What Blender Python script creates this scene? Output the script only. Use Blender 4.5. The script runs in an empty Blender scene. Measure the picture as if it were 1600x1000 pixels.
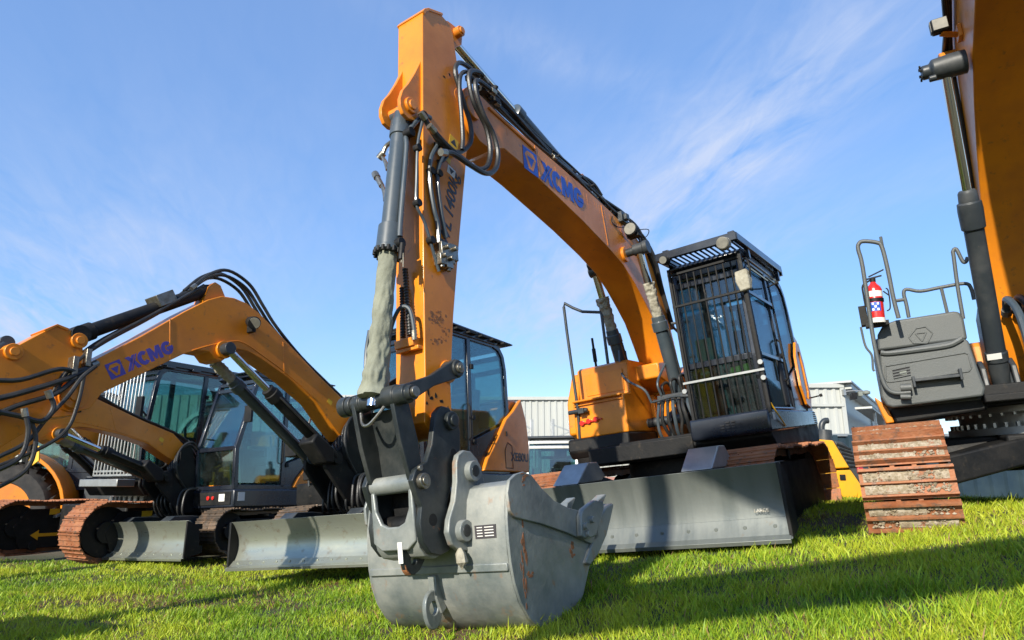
import bpy, math, random
from math import sin, cos, pi, radians, sqrt, tan, atan2
from mathutils import Vector, Matrix, noise
random.seed(7)
SC = bpy.context.scene
COL = SC.collection

# ------------------------------------------------------------------ camera
FPX, PITCH, CAMH = 1067.0, radians(14), 0.80          # focal length in px of a 1600 px wide frame
CAMP = Vector((0, 0, CAMH))
cd = bpy.data.cameras.new('camera'); cam = bpy.data.objects.new('camera', cd); COL.objects.link(cam)
cam.location = CAMP; cam.rotation_euler = (radians(90) + PITCH, 0, 0)
cd.sensor_width = 36; cd.lens = 36 * FPX / 1600; cd.clip_start = 0.05; cd.clip_end = 3000
SC.camera = cam
cd.dof.use_dof = True; cd.dof.focus_distance = 4.6; cd.dof.aperture_fstop = 5.0

def ray(x, y):
    cx = (x - 800) / FPX; cy = -(y - 500) / FPX
    return Vector((cx, cos(PITCH) - cy * sin(PITCH), sin(PITCH) + cy * cos(PITCH)))

class Frame:
    """A machine's own axes: u forward, v to its left, w up."""
    def __init__(s, O, a, r=0, q=0):
        a, r, q = radians(a), radians(r), radians(q)
        s.O = Vector(O)
        F = Vector((-sin(a), -cos(a), 0)); L = Vector((cos(a), -sin(a), 0)); U = Vector((0, 0, 1))
        F, U = F * cos(q) + U * sin(q), U * cos(q) - F * sin(q)
        L, U = L * cos(r) + U * sin(r), U * cos(r) - L * sin(r)
        s.F, s.L, s.U = F, L, U
    def matrix(s):
        m = Matrix((s.F, s.L, s.U)).transposed().to_4x4(); m.translation = s.O; return m
    def at(s, x, y, v):
        d = ray(x, y); t = (v - (CAMP - s.O).dot(s.L)) / d.dot(s.L); Q = CAMP + d * t - s.O
        return (Q.dot(s.F), Q.dot(s.U))
    def atu(s, x, y, u):
        d = ray(x, y); t = (u - (CAMP - s.O).dot(s.F)) / d.dot(s.F); Q = CAMP + d * t - s.O
        return (Q.dot(s.L), Q.dot(s.U))
    def pl(s, v, pts): return [s.at(x, y, v) for x, y in pts]
    def p3(s, v, x, y):
        u, w = s.at(x, y, v); return Vector((u, v, w))

# ------------------------------------------------------------------ mesh builder
class MB:
    def __init__(s): s.v = []; s.f = []
    def add(s, vs, fs):
        if not hasattr(s, 'isl'): s.isl = []
        s.isl.append((len(s.v), len(s.f)))
        n = len(s.v); s.v += [tuple(p) for p in vs]; s.f += [tuple(i + n for i in f) for f in fs]
    def box(s, u0, u1, v0, v1, w0, w1):
        s.add([(u0,v0,w0),(u1,v0,w0),(u1,v1,w0),(u0,v1,w0),(u0,v0,w1),(u1,v0,w1),(u1,v1,w1),(u0,v1,w1)],
              [(0,3,2,1),(4,5,6,7),(0,1,5,4),(1,2,6,5),(2,3,7,6),(3,0,4,7)])
        return s
    def prism(s, pts, a0, a1, axis='v'):
        n = len(pts)
        area = sum(pts[i][0]*pts[(i+1)%n][1]-pts[(i+1)%n][0]*pts[i][1] for i in range(n))
        if area < 0: pts = pts[::-1]
        if axis == 'v': f = lambda p, a: (p[0], a, p[1])
        elif axis == 'u': f = lambda p, a: (a, p[0], p[1])
        else: f = lambda p, a: (p[0], p[1], a)
        vs = [f(p, a0) for p in pts] + [f(p, a1) for p in pts]
        fs = [tuple(range(n-1, -1, -1)), tuple(range(n, 2*n))] + [(i, (i+1) % n, n+(i+1) % n, n+i) for i in range(n)]
        if axis == 'v': fs = [tuple(reversed(q)) for q in fs]
        s.add(vs, fs); return s
    def loft(s, rings, cap=True, closed=True):
        n = len(rings[0]); vs = [p for r in rings for p in r]; fs = []
        for k in range(len(rings) - 1):
            for i in range(n if closed else n - 1):
                a = k*n+i; b = k*n+(i+1) % n
                fs.append((a, b, b+n, a+n))
        if cap: fs += [tuple(range(n-1, -1, -1)), tuple(range((len(rings)-1)*n, len(rings)*n))]
        s.add(vs, fs); return s
    def _fr(s, d):
        d = d.normalized(); a = Vector((0, 0, 1)) if abs(d.z) < .9 else Vector((1, 0, 0))
        x = d.cross(a).normalized(); return x, d.cross(x).normalized()
    def cyl(s, p0, p1, r, n=18, r2=None):
        p0, p1 = Vector(p0), Vector(p1); x, y = s._fr(p1 - p0); r2 = r if r2 is None else r2
        R = lambda c, q: [c + x*q*cos(2*pi*i/n) + y*q*sin(2*pi*i/n) for i in range(n)]
        return s.loft([R(p0, r), R(p1, r2)])
    def lathe(s, p0, p1, prof, n=24, fn=None):
        """prof: (t along p0->p1 in metres, radius)"""
        p0, p1 = Vector(p0), Vector(p1); d = (p1 - p0).normalized(); x, y = s._fr(d)
        rings = []
        for t, r in prof:
            rr = []
            for i in range(n):
                a = 2*pi*i/n; q = r * (fn(t, a) if fn else 1)
                rr.append(p0 + d*t + x*q*cos(a) + y*q*sin(a))
            rings.append(rr)
        return s.loft(rings)
    def tube(s, pts, r, n=8, sub=5, smooth=True):
        P = [Vector(p) for p in pts]
        if smooth and len(P) > 2:
            Q = []
            for i in range(len(P)-1):
                a = P[i-1] if i else P[i]*2-P[i+1]; b, c = P[i], P[i+1]; d = P[i+2] if i+2 < len(P) else c*2-b
                for k in range(sub):
                    t = k/sub
                    Q.append(0.5*((2*b)+(c-a)*t+(2*a-5*b+4*c-d)*t*t+(3*b-a-3*c+d)*t**3))
            Q.append(P[-1]); P = Q
        T = [(P[min(i+1, len(P)-1)] - P[max(i-1, 0)]).normalized() for i in range(len(P))]
        x, _ = s._fr(T[0]); rings = []
        for i, p in enumerate(P):
            x = (x - T[i]*x.dot(T[i])).normalized(); y = T[i].cross(x)
            rings.append([p + x*r*cos(2*pi*k/n) + y*r*sin(2*pi*k/n) for k in range(n)])
        return s.loft(rings)
    def beam(s, p0, p1, a, b, side=(0, 1, 0)):
        p0, p1 = Vector(p0), Vector(p1); d = (p1-p0).normalized(); x = Vector(side); x = (x-d*x.dot(d)).normalized(); y = d.cross(x)
        q = [(-1,-1),(1,-1),(1,1),(-1,1)]
        return s.loft([[c + x*a/2*i + y*b/2*j for i, j in q] for c in (p0, p1)])
    def rotz(s, ang, c=(0, 0)):
        ca, sa = cos(ang), sin(ang)
        s.v = [(c[0]+(x-c[0])*ca-(y-c[1])*sa, c[1]+(x-c[0])*sa+(y-c[1])*ca, z) for x, y, z in s.v]; return s
    def tilt(s, ang, c):      # rotate in the u-w plane about c
        ca, sa = cos(ang), sin(ang)
        s.v = [(c[0]+(x-c[0])*ca-(z-c[1])*sa, y, c[1]+(x-c[0])*sa+(z-c[1])*ca) for x, y, z in s.v]; return s

def obj(name, mb, mat, parent=None, bevel=0, sharp=38, label=None, seg=2):
    me = bpy.data.meshes.new(name); me.from_pydata(mb.v, [], mb.f); me.update()
    if len(mb.f) < 20000:
        import bmesh
        bm = bmesh.new(); bm.from_mesh(me); bmesh.ops.recalc_face_normals(bm, faces=bm.faces); bm.to_mesh(me); bm.free()
    me.polygons.foreach_set('use_smooth', [True]*len(me.polygons)); me.set_sharp_from_angle(angle=radians(sharp))
    me.materials.append(mat)
    o = bpy.data.objects.new(name, me); COL.objects.link(o)
    if parent is not None: o.parent = parent
    if bevel:
        b = o.modifiers.new('bevel', 'BEVEL'); b.width = bevel; b.segments = seg; b.limit_method = 'ANGLE'; b.angle_limit = radians(35); b.harden_normals = False
    if label: o['label'] = label
    return o
def objs(name, mb, mat, parent=None, bv=0, **k):
    '''one object per separate piece'''
    out = []; I = mb.isl+[(len(mb.v), len(mb.f))]
    for (v0, f0), (v1, f1) in zip(I[:-1], I[1:]):
        p = MB(); p.add(mb.v[v0:v1], [tuple(i-v0 for i in f) for f in mb.f[f0:f1]]); out.append(obj(name, p, mat, parent, bv, **k))
    return out
def tag(o, label=None, cat=None, group=None, kind=None):
    if label: o['label'] = label
    if cat: o['category'] = cat
    if group: o['group'] = group
    if kind: o['kind'] = kind
    return o
def root(name, label, cat, fr=None, loc=(0, 0, 0), rz=0, group=None):
    o = bpy.data.objects.new(name, None); COL.objects.link(o); o.empty_display_size = .3
    if fr: o.matrix_world = fr.matrix()
    else: o.location = loc; o.rotation_euler = (0, 0, rz)
    return tag(o, label, cat, group)

# ------------------------------------------------------------------ materials
def mat(name, col, rough=.5, metal=0, col2=None, nscale=4, namt=.5, lo=.4, hi=.65, bump=0, bscale=60, coat=0, spec=.5, rvar=0, stretch=None, col3=None, n3=25, lo3=.6, hi3=.75):
    m = bpy.data.materials.new(name); m.use_nodes = True; nt = m.node_tree; N = nt.nodes; L = nt.links
    b = N['Principled BSDF']; b.inputs['Base Color'].default_value = (*col, 1); b.inputs['Roughness'].default_value = rough
    b.inputs['Metallic'].default_value = metal; b.inputs['Coat Weight'].default_value = coat; b.inputs['Coat Roughness'].default_value = .12
    b.inputs['Specular IOR Level'].default_value = spec
    tc = N.new('ShaderNodeTexCoord'); src = tc.outputs['Object']
    if stretch:
        mp = N.new('ShaderNodeMapping'); mp.inputs['Scale'].default_value = stretch; L.new(src, mp.inputs[0]); src2 = mp.outputs[0]
    else: src2 = src
    def layer(prev, c, sc, lo, hi, amt, s=src2):
        n = N.new('ShaderNodeTexNoise'); n.inputs['Scale'].default_value = sc; n.inputs['Detail'].default_value = 7; n.inputs['Roughness'].default_value = .62
        L.new(s, n.inputs['Vector'])
        r = N.new('ShaderNodeMapRange'); r.inputs[1].default_value = lo; r.inputs[2].default_value = hi; r.inputs[4].default_value = amt
        L.new(n.outputs[0], r.inputs[0])
        x = N.new('ShaderNodeMix'); x.data_type = 'RGBA'; L.new(r.outputs[0], x.inputs[0])
        if prev is None: x.inputs[6].default_value = (*col, 1)
        else: L.new(prev, x.inputs[6])
        x.inputs[7].default_value = (*c, 1)
        return x.outputs[2], n
    cur = None; n = None
    if col2: cur, n = layer(None, col2, nscale, lo, hi, namt)
    if col3: cur, _ = layer(cur, col3, n3, lo3, hi3, .9, src)
    if cur: L.new(cur, b.inputs['Base Color'])
    if rvar and n:
        r = N.new('ShaderNodeMapRange'); r.inputs[1].default_value = .3; r.inputs[2].default_value = .7
        r.inputs[3].default_value = max(.05, rough-rvar); r.inputs[4].default_value = min(1, rough+rvar); L.new(n.outputs[0], r.inputs[0]); L.new(r.outputs[0], b.inputs['Roughness'])
    if bump:
        nb = N.new('ShaderNodeTexNoise'); nb.inputs['Scale'].default_value = bscale; nb.inputs['Detail'].default_value = 6; L.new(src, nb.inputs['Vector'])
        bp = N.new('ShaderNodeBump'); bp.inputs['Strength'].default_value = bump; bp.inputs['Distance'].default_value = .02; L.new(nb.outputs[0], bp.inputs['Height']); L.new(bp.outputs[0], b.inputs['Normal'])
    return m
M_OR = mat('orange_paint', (.70, .225, .010), .38, 0, (.48, .14, .014), 2.6, .75, .42, .70, bump=.05, bscale=11, coat=.16, rvar=.12, col3=(.20, .085, .035), n3=15, lo3=.60, hi3=.78, spec=.4)
M_ORD = mat('orange_paint_worn', (.72, .23, .015), .42, 0, (.30, .10, .02), 3.0, .6, .5, .75, bump=.05, bscale=20, coat=.15, rvar=.12, col3=(.10, .045, .02), n3=22, lo3=.60, hi3=.72)
M_YL = mat('yellow_paint', (.80, .38, .01), .4, 0, (.6, .27, .02), 3, .5, coat=.2, rvar=.1)
M_DG = mat('dark_grey_paint', (.026, .032, .037), .45, 0, (.085, .085, .08), 4, .6, .45, .75, bump=.05, bscale=30, rvar=.12, col3=(.16, .13, .10), n3=30, lo3=.66, hi3=.8)
M_CYL = mat('cylinder_paint', (.045, .062, .075), .38, .0, (.08, .09, .095), 5, .5, rvar=.1, coat=.2)
M_BK = mat('black_parts', (.005, .0055, .006), .62, 0, (.020, .018, .016), 6, .6, bump=.1, bscale=40, rvar=.12, spec=.3, col3=(.06, .045, .03), n3=13, lo3=.6, hi3=.8)
M_CAB = mat('cab_paint', (.008, .011, .019), .28, 0, (.018, .022, .03), 3, .6, coat=.3, rvar=.06)
M_PL = mat('grey_plastic', (.075, .082, .080), .5, 0, (.10, .105, .10), 5, .5, bump=.12, bscale=150, rvar=.08)
M_RUB = mat('rubber_hose', (.014, .015, .016), .42, 0, (.05, .047, .042), 8, .6, bump=.1, bscale=80)
M_CHR = mat('chrome_rod', (.75, .74, .70), .12, 1)
M_FIT = mat('steel_fitting', (.33, .31, .26), .35, .9, (.16, .13, .08), 20, .7, bump=.1)
M_HITCH = mat('hitch_paint', (.020, .025, .026), .40, .1, (.065, .066, .06), 5, .8, .45, .75, bump=.06, bscale=40, rvar=.12, col3=(.24, .09, .035), n3=11, lo3=.66, hi3=.76)
M_BKT = mat('bucket_steel', (.13, .155, .158), .42, .2, (.36, .36, .32), 2.6, .85, .35, .68, bump=.14, bscale=22, rvar=.16, col3=(.30, .15, .07), n3=7.5, lo3=.60, hi3=.74)
M_BKR = mat('rust_stain', (.33, .12, .04), .8, .0, (.20, .10, .05), 18, .8, bump=.25, bscale=60)
M_BLADE = mat('blade_paint', (.13, .145, .135), .40, .3, (.20, .21, .19), 3, .45, .35, .7, bump=.04, bscale=25, rvar=.12, stretch=(1, 3.5, .35), col3=(.15, .12, .08), n3=14, lo3=.64, hi3=.82)
M_BLADE2 = mat('blade_bare_steel', (.36, .38, .32), .34, .65, (.27, .28, .23), 4, .6, .35, .7, bump=.04, bscale=25, rvar=.1, stretch=(1, .6, 3), col3=(.20, .14, .085), n3=10, lo3=.58, hi3=.76)
M_RUST = mat('rusty_track', (.27, .090, .034), .65, .2, (.36, .16, .075), 9, .8, .35, .65, bump=.3, bscale=45, rvar=.15, col3=(.10, .075, .055), n3=16, lo3=.52, hi3=.68)
M_TRK = mat('track_steel', (.12, .10, .08), .5, .6, (.25, .16, .10), 8, .8, .4, .65, bump=.25, bscale=45, rvar=.1)
M_GRV = mat('gravel', (.24, .19, .12), .9, 0, (.42, .36, .28), 30, .9, bump=.4, bscale=90, col3=(.24, .10, .055), n3=18, lo3=.6, hi3=.66)
M_CANV = mat('canvas', (.24, .25, .19), .9, 0, (.15, .155, .115), 9, .7, .35, .65, bump=.18, bscale=70, col3=(.10, .10, .085), n3=9, lo3=.68, hi3=.8)
M_CANV2 = mat('dusty_canvas', (.36, .34, .27), .9, 0, (.20, .18, .13), 12, .8, .35, .65, bump=.5, bscale=40)
M_BLUE = mat('blue_vinyl', (.012, .075, .42), .45, 0, (.03, .11, .48), 12, .4)
M_PURP = mat('faded_blue_vinyl', (.085, .065, .36), .45, 0, (.11, .09, .36), 12, .4)
M_TXT = mat('black_vinyl', (.05, .045, .05), .5)
M_WHT = mat('white_vinyl', (.72, .70, .65), .5)
M_YDEC = mat('yellow_vinyl', (.80, .45, .02), .45)
M_RED = mat('red_paint', (.55, .02, .015), .3, coat=.4)
M_REDL = mat('red_lens', (.45, .015, .02), .15, coat=.6)
M_LENS = mat('lamp_lens', (.55, .55, .48), .15, .3, coat=.6)
M_LENSD = mat('dusty_lamp', (.20, .19, .155), .55, 0, (.11, .105, .09), 15, .7)
M_SEAT = mat('seat_fabric', (.02, .022, .026), .85, bump=.3)
M_CREAM = mat('pale_cover', (.20, .22, .19), .7, 0, (.13, .14, .12), 6, .6)
M_TYRE = mat('tyre_rubber', (.014, .014, .015), .8, 0, (.05, .045, .04), 6, .6, bump=.2)
M_WALL = mat('cladding_white', (.42, .43, .40), .5, 0, (.34, .35, .32), .8, .6, stretch=(1, 1, .15))
M_ROOF = mat('roof_steel', (.30, .31, .31), .5, .3)
M_FENCE = mat('fence_blue_steel', (.012, .028, .042), .5, 0, (.030, .052, .062), 1.5, .7)
M_GALV = mat('galvanised', (.42, .43, .42), .4, .7, (.3, .3, .29), 8, .6)
M_DARKOP = mat('dark_opening', (.03, .03, .032), .8)
M_HIVIS = mat('hivis', (.34, .38, .03), .7)

def glass(name, tint, refl=.14, dirt=.02):
    m = bpy.data.materials.new(name); m.use_nodes = True; nt = m.node_tree; N = nt.nodes; L = nt.links; N.clear()
    o = N.new('ShaderNodeOutputMaterial'); t = N.new('ShaderNodeBsdfTransparent'); t.inputs[0].default_value = (*tint, 1)
    g = N.new('ShaderNodeBsdfGlossy'); g.inputs['Roughness'].default_value = .03; g.inputs[0].default_value = (.9, .95, 1, 1)
    fr = N.new('ShaderNodeFresnel'); fr.inputs[0].default_value = 1.5
    ad = N.new('ShaderNodeMath'); ad.operation = 'MULTIPLY_ADD'; ad.inputs[1].default_value = .34; ad.inputs[2].default_value = refl*.5; L.new(fr.outputs[0], ad.inputs[0])
    m1 = N.new('ShaderNodeMixShader'); L.new(ad.outputs[0], m1.inputs[0]); L.new(t.outputs[0], m1.inputs[1]); L.new(g.outputs[0], m1.inputs[2])
    d = N.new('ShaderNodeBsdfDiffuse'); d.inputs[0].default_value = (.35, .36, .33, 1)
    n = N.new('ShaderNodeTexNoise'); n.inputs['Scale'].default_value = 3; n.inputs['Detail'].default_value = 6
    tc = N.new('ShaderNodeTexCoord'); L.new(tc.outputs['Object'], n.inputs['Vector'])
    r = N.new('ShaderNodeMapRange'); r.inputs[1].default_value = .35; r.inputs[2].default_value = .8; r.inputs[4].default_value = dirt*2; L.new(n.outputs[0], r.inputs[0])
    m2 = N.new('ShaderNodeMixShader'); L.new(r.outputs[0], m2.inputs[0]); L.new(m1.outputs[0], m2.inputs[1]); L.new(d.outputs[0], m2.inputs[2])
    L.new(m2.outputs[0], o.inputs[0]); return m
M_GL = glass('cab_glass', (.48, .66, .65))
M_GLD = glass('cab_glass_dark', (.42, .58, .60), dirt=.015)

# ------------------------------------------------------------------ lettering
def text_mesh(s, size, bold=.0, shear=0, ex=.0015):
    cu = bpy.data.curves.new('t', 'FONT'); cu.body = s; cu.size = size; cu.offset = bold*size; cu.shear = shear; cu.extrude = ex
    cu.align_x = 'CENTER'; cu.align_y = 'CENTER'
    o = bpy.data.objects.new('t', cu); COL.objects.link(o); bpy.context.view_layer.update()
    me = o.to_mesh(); mb = MB(); mb.v = [tuple(v.co) for v in me.vertices]; mb.f = [tuple(p.vertices) for p in me.polygons]
    o.to_mesh_clear(); bpy.data.objects.remove(o); bpy.data.curves.remove(cu); return mb
def place(mb, o, ex, ey):
    """lay flat mesh (x,y,z) on origin o with x axis ex and y axis ey (both vectors)"""
    o, ex, ey = Vector(o), Vector(ex), Vector(ey); ez = ex.cross(ey).normalized()
    mb.v = [tuple(o + ex*x + ey*y + ez*z) for x, y, z in mb.v]; return mb
def stroke(mb, pts, wd, z, t=.0012):
    for i in range(len(pts)-1):
        (x0, y0), (x1, y1) = pts[i], pts[i+1]
        mb.beam((x0, y0, z), (x1, y1, z), wd, t, side=(-(y1-y0), x1-x0, 0)); z += .0002
def logo_letters():
    """XCMG drawn with heavy strokes; unit height 1, total width about 4.0"""
    mb = MB(); k = .27
    P = lambda pts, z: mb.prism(pts, z, z+.0016, 'w')
    P([(0,0),(.24,0),(.98,1),(.74,1)], .0)                         # X: thin stripe, thick stroke, other leg
    P([(.30,0),(.42,0),(1.16,1),(1.04,1)], .0)
    P([(.18,1),(.52,1),(.70,.70),(.545,.49)], .0)
    P([(.66,.42),(.80,.62),(1.12,0),(.80,0)], .0)
    def arc(cx, cy, rx, ry, a0, a1, t, n=16):
        o_, i_ = [], []
        for j in range(n+1):
            a = radians(a0+(a1-a0)*j/n); o_.append((cx+rx*cos(a), cy+ry*sin(a))); i_.append((cx+(rx-t)*cos(a), cy+(ry-t*.82)*sin(a)))
        return o_ + i_[::-1]
    P(arc(1.52, .5, .46, .51, 42, 318, .32), .0)
    x = 1.93
    P([(x,0),(x,1),(x+.34,1),(x+.54,.52),(x+.74,1),(x+1.08,1),(x+1.08,0),(x+.79,0),(x+.79,.50),(x+.61,.08),(x+.47,.08),(x+.29,.50),(x+.29,0)], .0)
    P(arc(3.54, .5, .48, .51, 40, 352, .32), .0)
    P([(3.50,.34),(4.02,.34),(4.02,.58),(3.50,.58)], .0018)
    return mb
def emblem():
    bg = MB().prism([(0,0),(1,0),(1,1),(0,1)], 0, .0016, 'w')
    hexo = [(.5+.40*x, .5+.38*y) for x, y in ((-.55,1),(.55,1),(1,.45),(.35,-1),(-.35,-1),(-1,.45))]
    ring = MB().prism(hexo, .0016, .0030, 'w')
    tri = MB().prism([(.24,.66),(.76,.66),(.5,.24)], .0030, .0042, 'w')
    return bg, ring, tri
def brand(parent, o, ex, ey, h, m, mo):
    """badge + letters; o = lower-left corner, h = letter height (m)"""
    o, ex, ey = Vector(o), Vector(ex).normalized()*h, Vector(ey).normalized()*h
    bg, ring, tri = emblem()
    b = obj('emblem', place(bg, o, ex*1.12, ey*1.12), m, parent)
    obj('emblem_ring', place(ring, o, ex*1.12, ey*1.12), mo, parent); obj('emblem_triangle', place(tri, o, ex*1.12, ey*1.12), m, parent)
    obj('lettering', place(logo_letters(), o+ex*1.30+ey*.05, ex*.98, ey), m, parent)
def decal(parent, o, ex, ey, w, h, m, name='decal'):
    o, ex, ey = Vector(o), Vector(ex).normalized(), Vector(ey).normalized()
    return obj(name, place(MB().prism([(-w/2,-h/2),(w/2,-h/2),(w/2,h/2),(-w/2,h/2)], 0, .0015, 'w'), o, ex, ey), m, parent)

# ------------------------------------------------------------------ generic machine parts
def ring_pts(c, r, a0, a1, n):
    return [(c[0]+r*cos(radians(a0+(a1-a0)*i/n)), c[1]+r*sin(radians(a0+(a1-a0)*i/n))) for i in range(n+1)]
def track_path(ub, uf, w0, h, step):
    """closed loop of (u,w,tangent angle) points spaced by step; runs forward along the top"""
    r = h/2; cw = w0+r; L1 = uf-ub-2*r; per = 2*L1+2*pi*r; n = round(per/step); out = []
    for i in range(n):
        s = per*i/n
        if s < L1: out.append((ub+r+s, w0+h - .018*sin(pi*s/L1*3)**2, 0))
        elif s < L1+pi*r:
            a = (s-L1)/r; out.append((uf-r+r*sin(a), cw+r*cos(a), -a))
        elif s < 2*L1+pi*r: out.append((uf-r-(s-L1-pi*r), w0, -pi))
        else:
            a = (s-2*L1-pi*r)/r; out.append((ub+r-r*sin(a), cw-r*cos(a), -pi-a))
    return out, per/n
def make_track(par, vc, sw, ub, uf, w0, h, pitch, mt, rz=0, gravel=0, gr=.022, cen=(0, 0)):
    path, p = track_path(ub, uf, w0+.03, h-.06, pitch)
    mb = MB(); gv = MB(); v0, v1 = vc-sw/2, vc+sw/2
    for k, (u, w, a) in enumerate(path):
        T = Vector((cos(a), 0, sin(a))); Nn = Vector((-sin(a), 0, cos(a))); c = Vector((u, 0, w)); h2 = p*.485
        prof = [(-h2, 0), (h2*.98, 0), (h2, .010), (h2*.90, .013), (h2*.86, gr+.006), (h2*.74, gr+.006), (h2*.70, .012),
                (.050*p, .012), (.030*p, gr), (-.030*p, gr), (-.055*p, .012),
                (-h2*.72, .012), (-h2*.76, gr+.004), (-h2*.88, gr+.004), (-h2*.93, .01), (-h2, .01)]
        j = random.uniform(-.006, .006); tw = random.uniform(-.003, .003)
        r0 = [c+T*x+Nn*(y+tw)+Vector((0, v0+j, 0)) for x, y in prof]; r1 = [c+T*x+Nn*(y-tw)+Vector((0, v1+j, 0)) for x, y in prof]
        mb.loft([r0, r1])
        for sgn in (-1, 1):       # chain link and bolt heads
            vv = vc+sgn*.07
            mb.beam(c-T*p*.55-Nn*.035+Vector((0, vv, 0)), c+T*p*.55-Nn*.035+Vector((0, vv, 0)), .03, .06)
            for q in (-.27, .27):
                b = c+T*p*q+Vector((0, vc+sgn*.055, 0)); mb.cyl(b+Nn*.010, b+Nn*.022, .009, 6)
        if gravel and a < .4 and -pi-.2 < a and u > 0:
            for x0, x1 in ((-.70, -.12), (.12, .68)):
                K = 12
                for i in range(K):
                    va, vb = v0+.03+(v1-v0-.06)*i/K, v0+.03+(v1-v0-.06)*(i+1)/K
                    if noise.noise(Vector((va*4, k*.9+x0, 3))) < -.30: continue
                    hh = gr*random.uniform(.25, .55); A_ = c+T*x0*h2+Nn*.008; B_ = c+T*x1*h2+Nn*.008; dv = Vector((0, 1, 0))
                    o_ = [A_*1.0, B_*1.0]
                    for q_, hq_ in ((va, hh*random.uniform(.6, 1)), (vb, hh*random.uniform(.6, 1))): pass
                    gv.loft([[Vector((p.x, vv, p.z))+Nn*h3 for p, h3 in ((A_, 0), (B_, 0), (B_, hh*.5), (A_.lerp(B_, .6), hh), (A_.lerp(B_, .3), hh*.9), (A_, hh*.5))] for vv in (va, vb)])
            for _ in range(gravel):
                x = random.choice([random.uniform(-.68, -.14), random.uniform(.14, .66)])*h2
                s = random.uniform(.005, .015); vv = random.uniform(v0+.04, v1-.04)
                if noise.noise(Vector((vv*5, k*.7, 3))) < -.35: continue
                q = c+T*x+Nn*(gr*.40+s*.3)+Vector((0, vv, 0)); s2 = s*random.uniform(.6, 1.3); s3 = s*random.uniform(.5, 1)
                pts = [q+T*s, q-T*s, q+Vector((0, s2, 0)), q-Vector((0, s2, 0)), q+Nn*s3, q-Nn*s3]
                gv.add(pts, [(0,2,4),(2,1,4),(1,3,4),(3,0,4),(2,0,5),(1,2,5),(3,1,5),(0,3,5)])
    mb.rotz(rz, cen)
    t = obj('track', mb, mt, par)
    if gravel: tag(obj('packed_gravel', gv.rotz(rz, cen), M_GRV, t), kind='stuff')
    r = h/2; cw = w0+r; fb = MB()
    fb.prism([(ub+r*.8, w0+.10), (uf-r*1.2, w0+.10), (uf-r*.9, cw), (uf-r*1.3, w0+h-.16), (ub+r*1.1, w0+h-.16), (ub+r*.7, cw)], vc-sw*.28, vc+sw*.28)
    n = 6
    for i in range(n):
        x = ub+r*1.1+(uf-ub-2.2*r)*(i+.5)/n; fb.cyl((x, vc-sw*.3, w0+.14), (x, vc+sw*.3, w0+.14), .075, 14)
    fb.cyl((ub+.5*(uf-ub), vc-sw*.2, w0+h-.10), (ub+.5*(uf-ub), vc+sw*.2, w0+h-.10), .05, 12)
    obj('track_frame', fb.rotz(rz, cen), M_BK, t, .006)
    for nm, x in (('idler', uf-r), ('sprocket', ub+r)):
        w = MB(); w.cyl((x, vc-.09, cw), (x, vc+.09, cw), r*.80, 28); w.cyl((x, vc-.14, cw), (x, vc+.14, cw), r*.35, 18)
        if nm == 'sprocket':
            for i in range(18):
                a = 2*pi*i/18; w.beam((x+cos(a)*r*.75, vc, cw+sin(a)*r*.75), (x+cos(a)*r*.92, vc, cw+sin(a)*r*.92), .05, .05)
        obj(nm, w.rotz(rz, cen), M_BK, t, .004)
    return t
def make_blade(par, v0, v1, ub, w0, h, mt, rz=0, cen=(0, 0), arms=None, lip=.12, curve=.10):
    prof = []; n = 10
    for i in range(n+1):
        t = i/n; prof.append((ub - curve*(1-(2*t-1)**2) + (.05 if i == 0 else 0), w0+h*t))
    back = [(x-.028, y) for x, y in prof[::-1]]
    mb = MB().prism(prof+back, v0, v1)
    mb.rotz(rz, cen); b = obj('dozer_blade', mb, mt, par, .003, sharp=25)
    K = 5; fe = []
    for i in range(K+1):
        t = (lip/h)*i/K; fe.append((ub-curve*(1-(2*t-1)**2)+(.05 if i == 0 else .05*(1-i/K)*.5)+.004, w0+h*t))
    e = MB().prism([(fe[0][0], w0-.03)]+[(x+.010, y) for x, y in fe]+[(x-.004, y) for x, y in fe[::-1]], v0+.01, v1-.01)
    for i in range(12):
        x = v0+.12+(v1-v0-.24)*i/11; c_ = fe[3]; e.cyl((c_[0]-.01, x, c_[1]), (c_[0]+.018, x, c_[1]), .014, 8)
    obj('cutting_edge', e.rotz(rz, cen), mt, b, .002, sharp=18)
    s = MB()
    for v in (v0, v1-.02):
        s.prism([(ub+.03, w0), (ub+.015, w0+h), (ub-.16, w0+h*.85), (ub-.20, w0+h*.1)], v-.003, v+.023)
    s.box(ub-.24, ub-curve-.04, v0+.03, v1-.03, w0+h*.75, w0+h*.9); s.box(ub-.26, ub-curve-.04, v0+.03, v1-.03, w0+h*.1, w0+h*.3)
    obj('end_plate', s.rotz(rz, cen), M_BK, b, .003)
    for va in (arms or (v0+.3*(v1-v0), v0+.7*(v1-v0))):
        a = MB(); a.prism([(ub-.10, w0+h*.98), (ub-.10, w0+h*.5), (ub-1.0, w0+.30), (ub-1.05, w0+.48), (ub-.45, w0+h*1.13), (ub-.2, w0+h*1.13)], va-.09, va+.09)
        obj('blade_arm', a.rotz(rz, cen), M_DG, b, .008)
    cy = MB(); vm = (v0+v1)/2; cy.cyl((ub-1.1, vm, w0+.45), (ub-.15, vm, w0+h*.6), .05)
    obj('blade_cylinder', cy.rotz(rz, cen), M_CYL, b)
    return b
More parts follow.
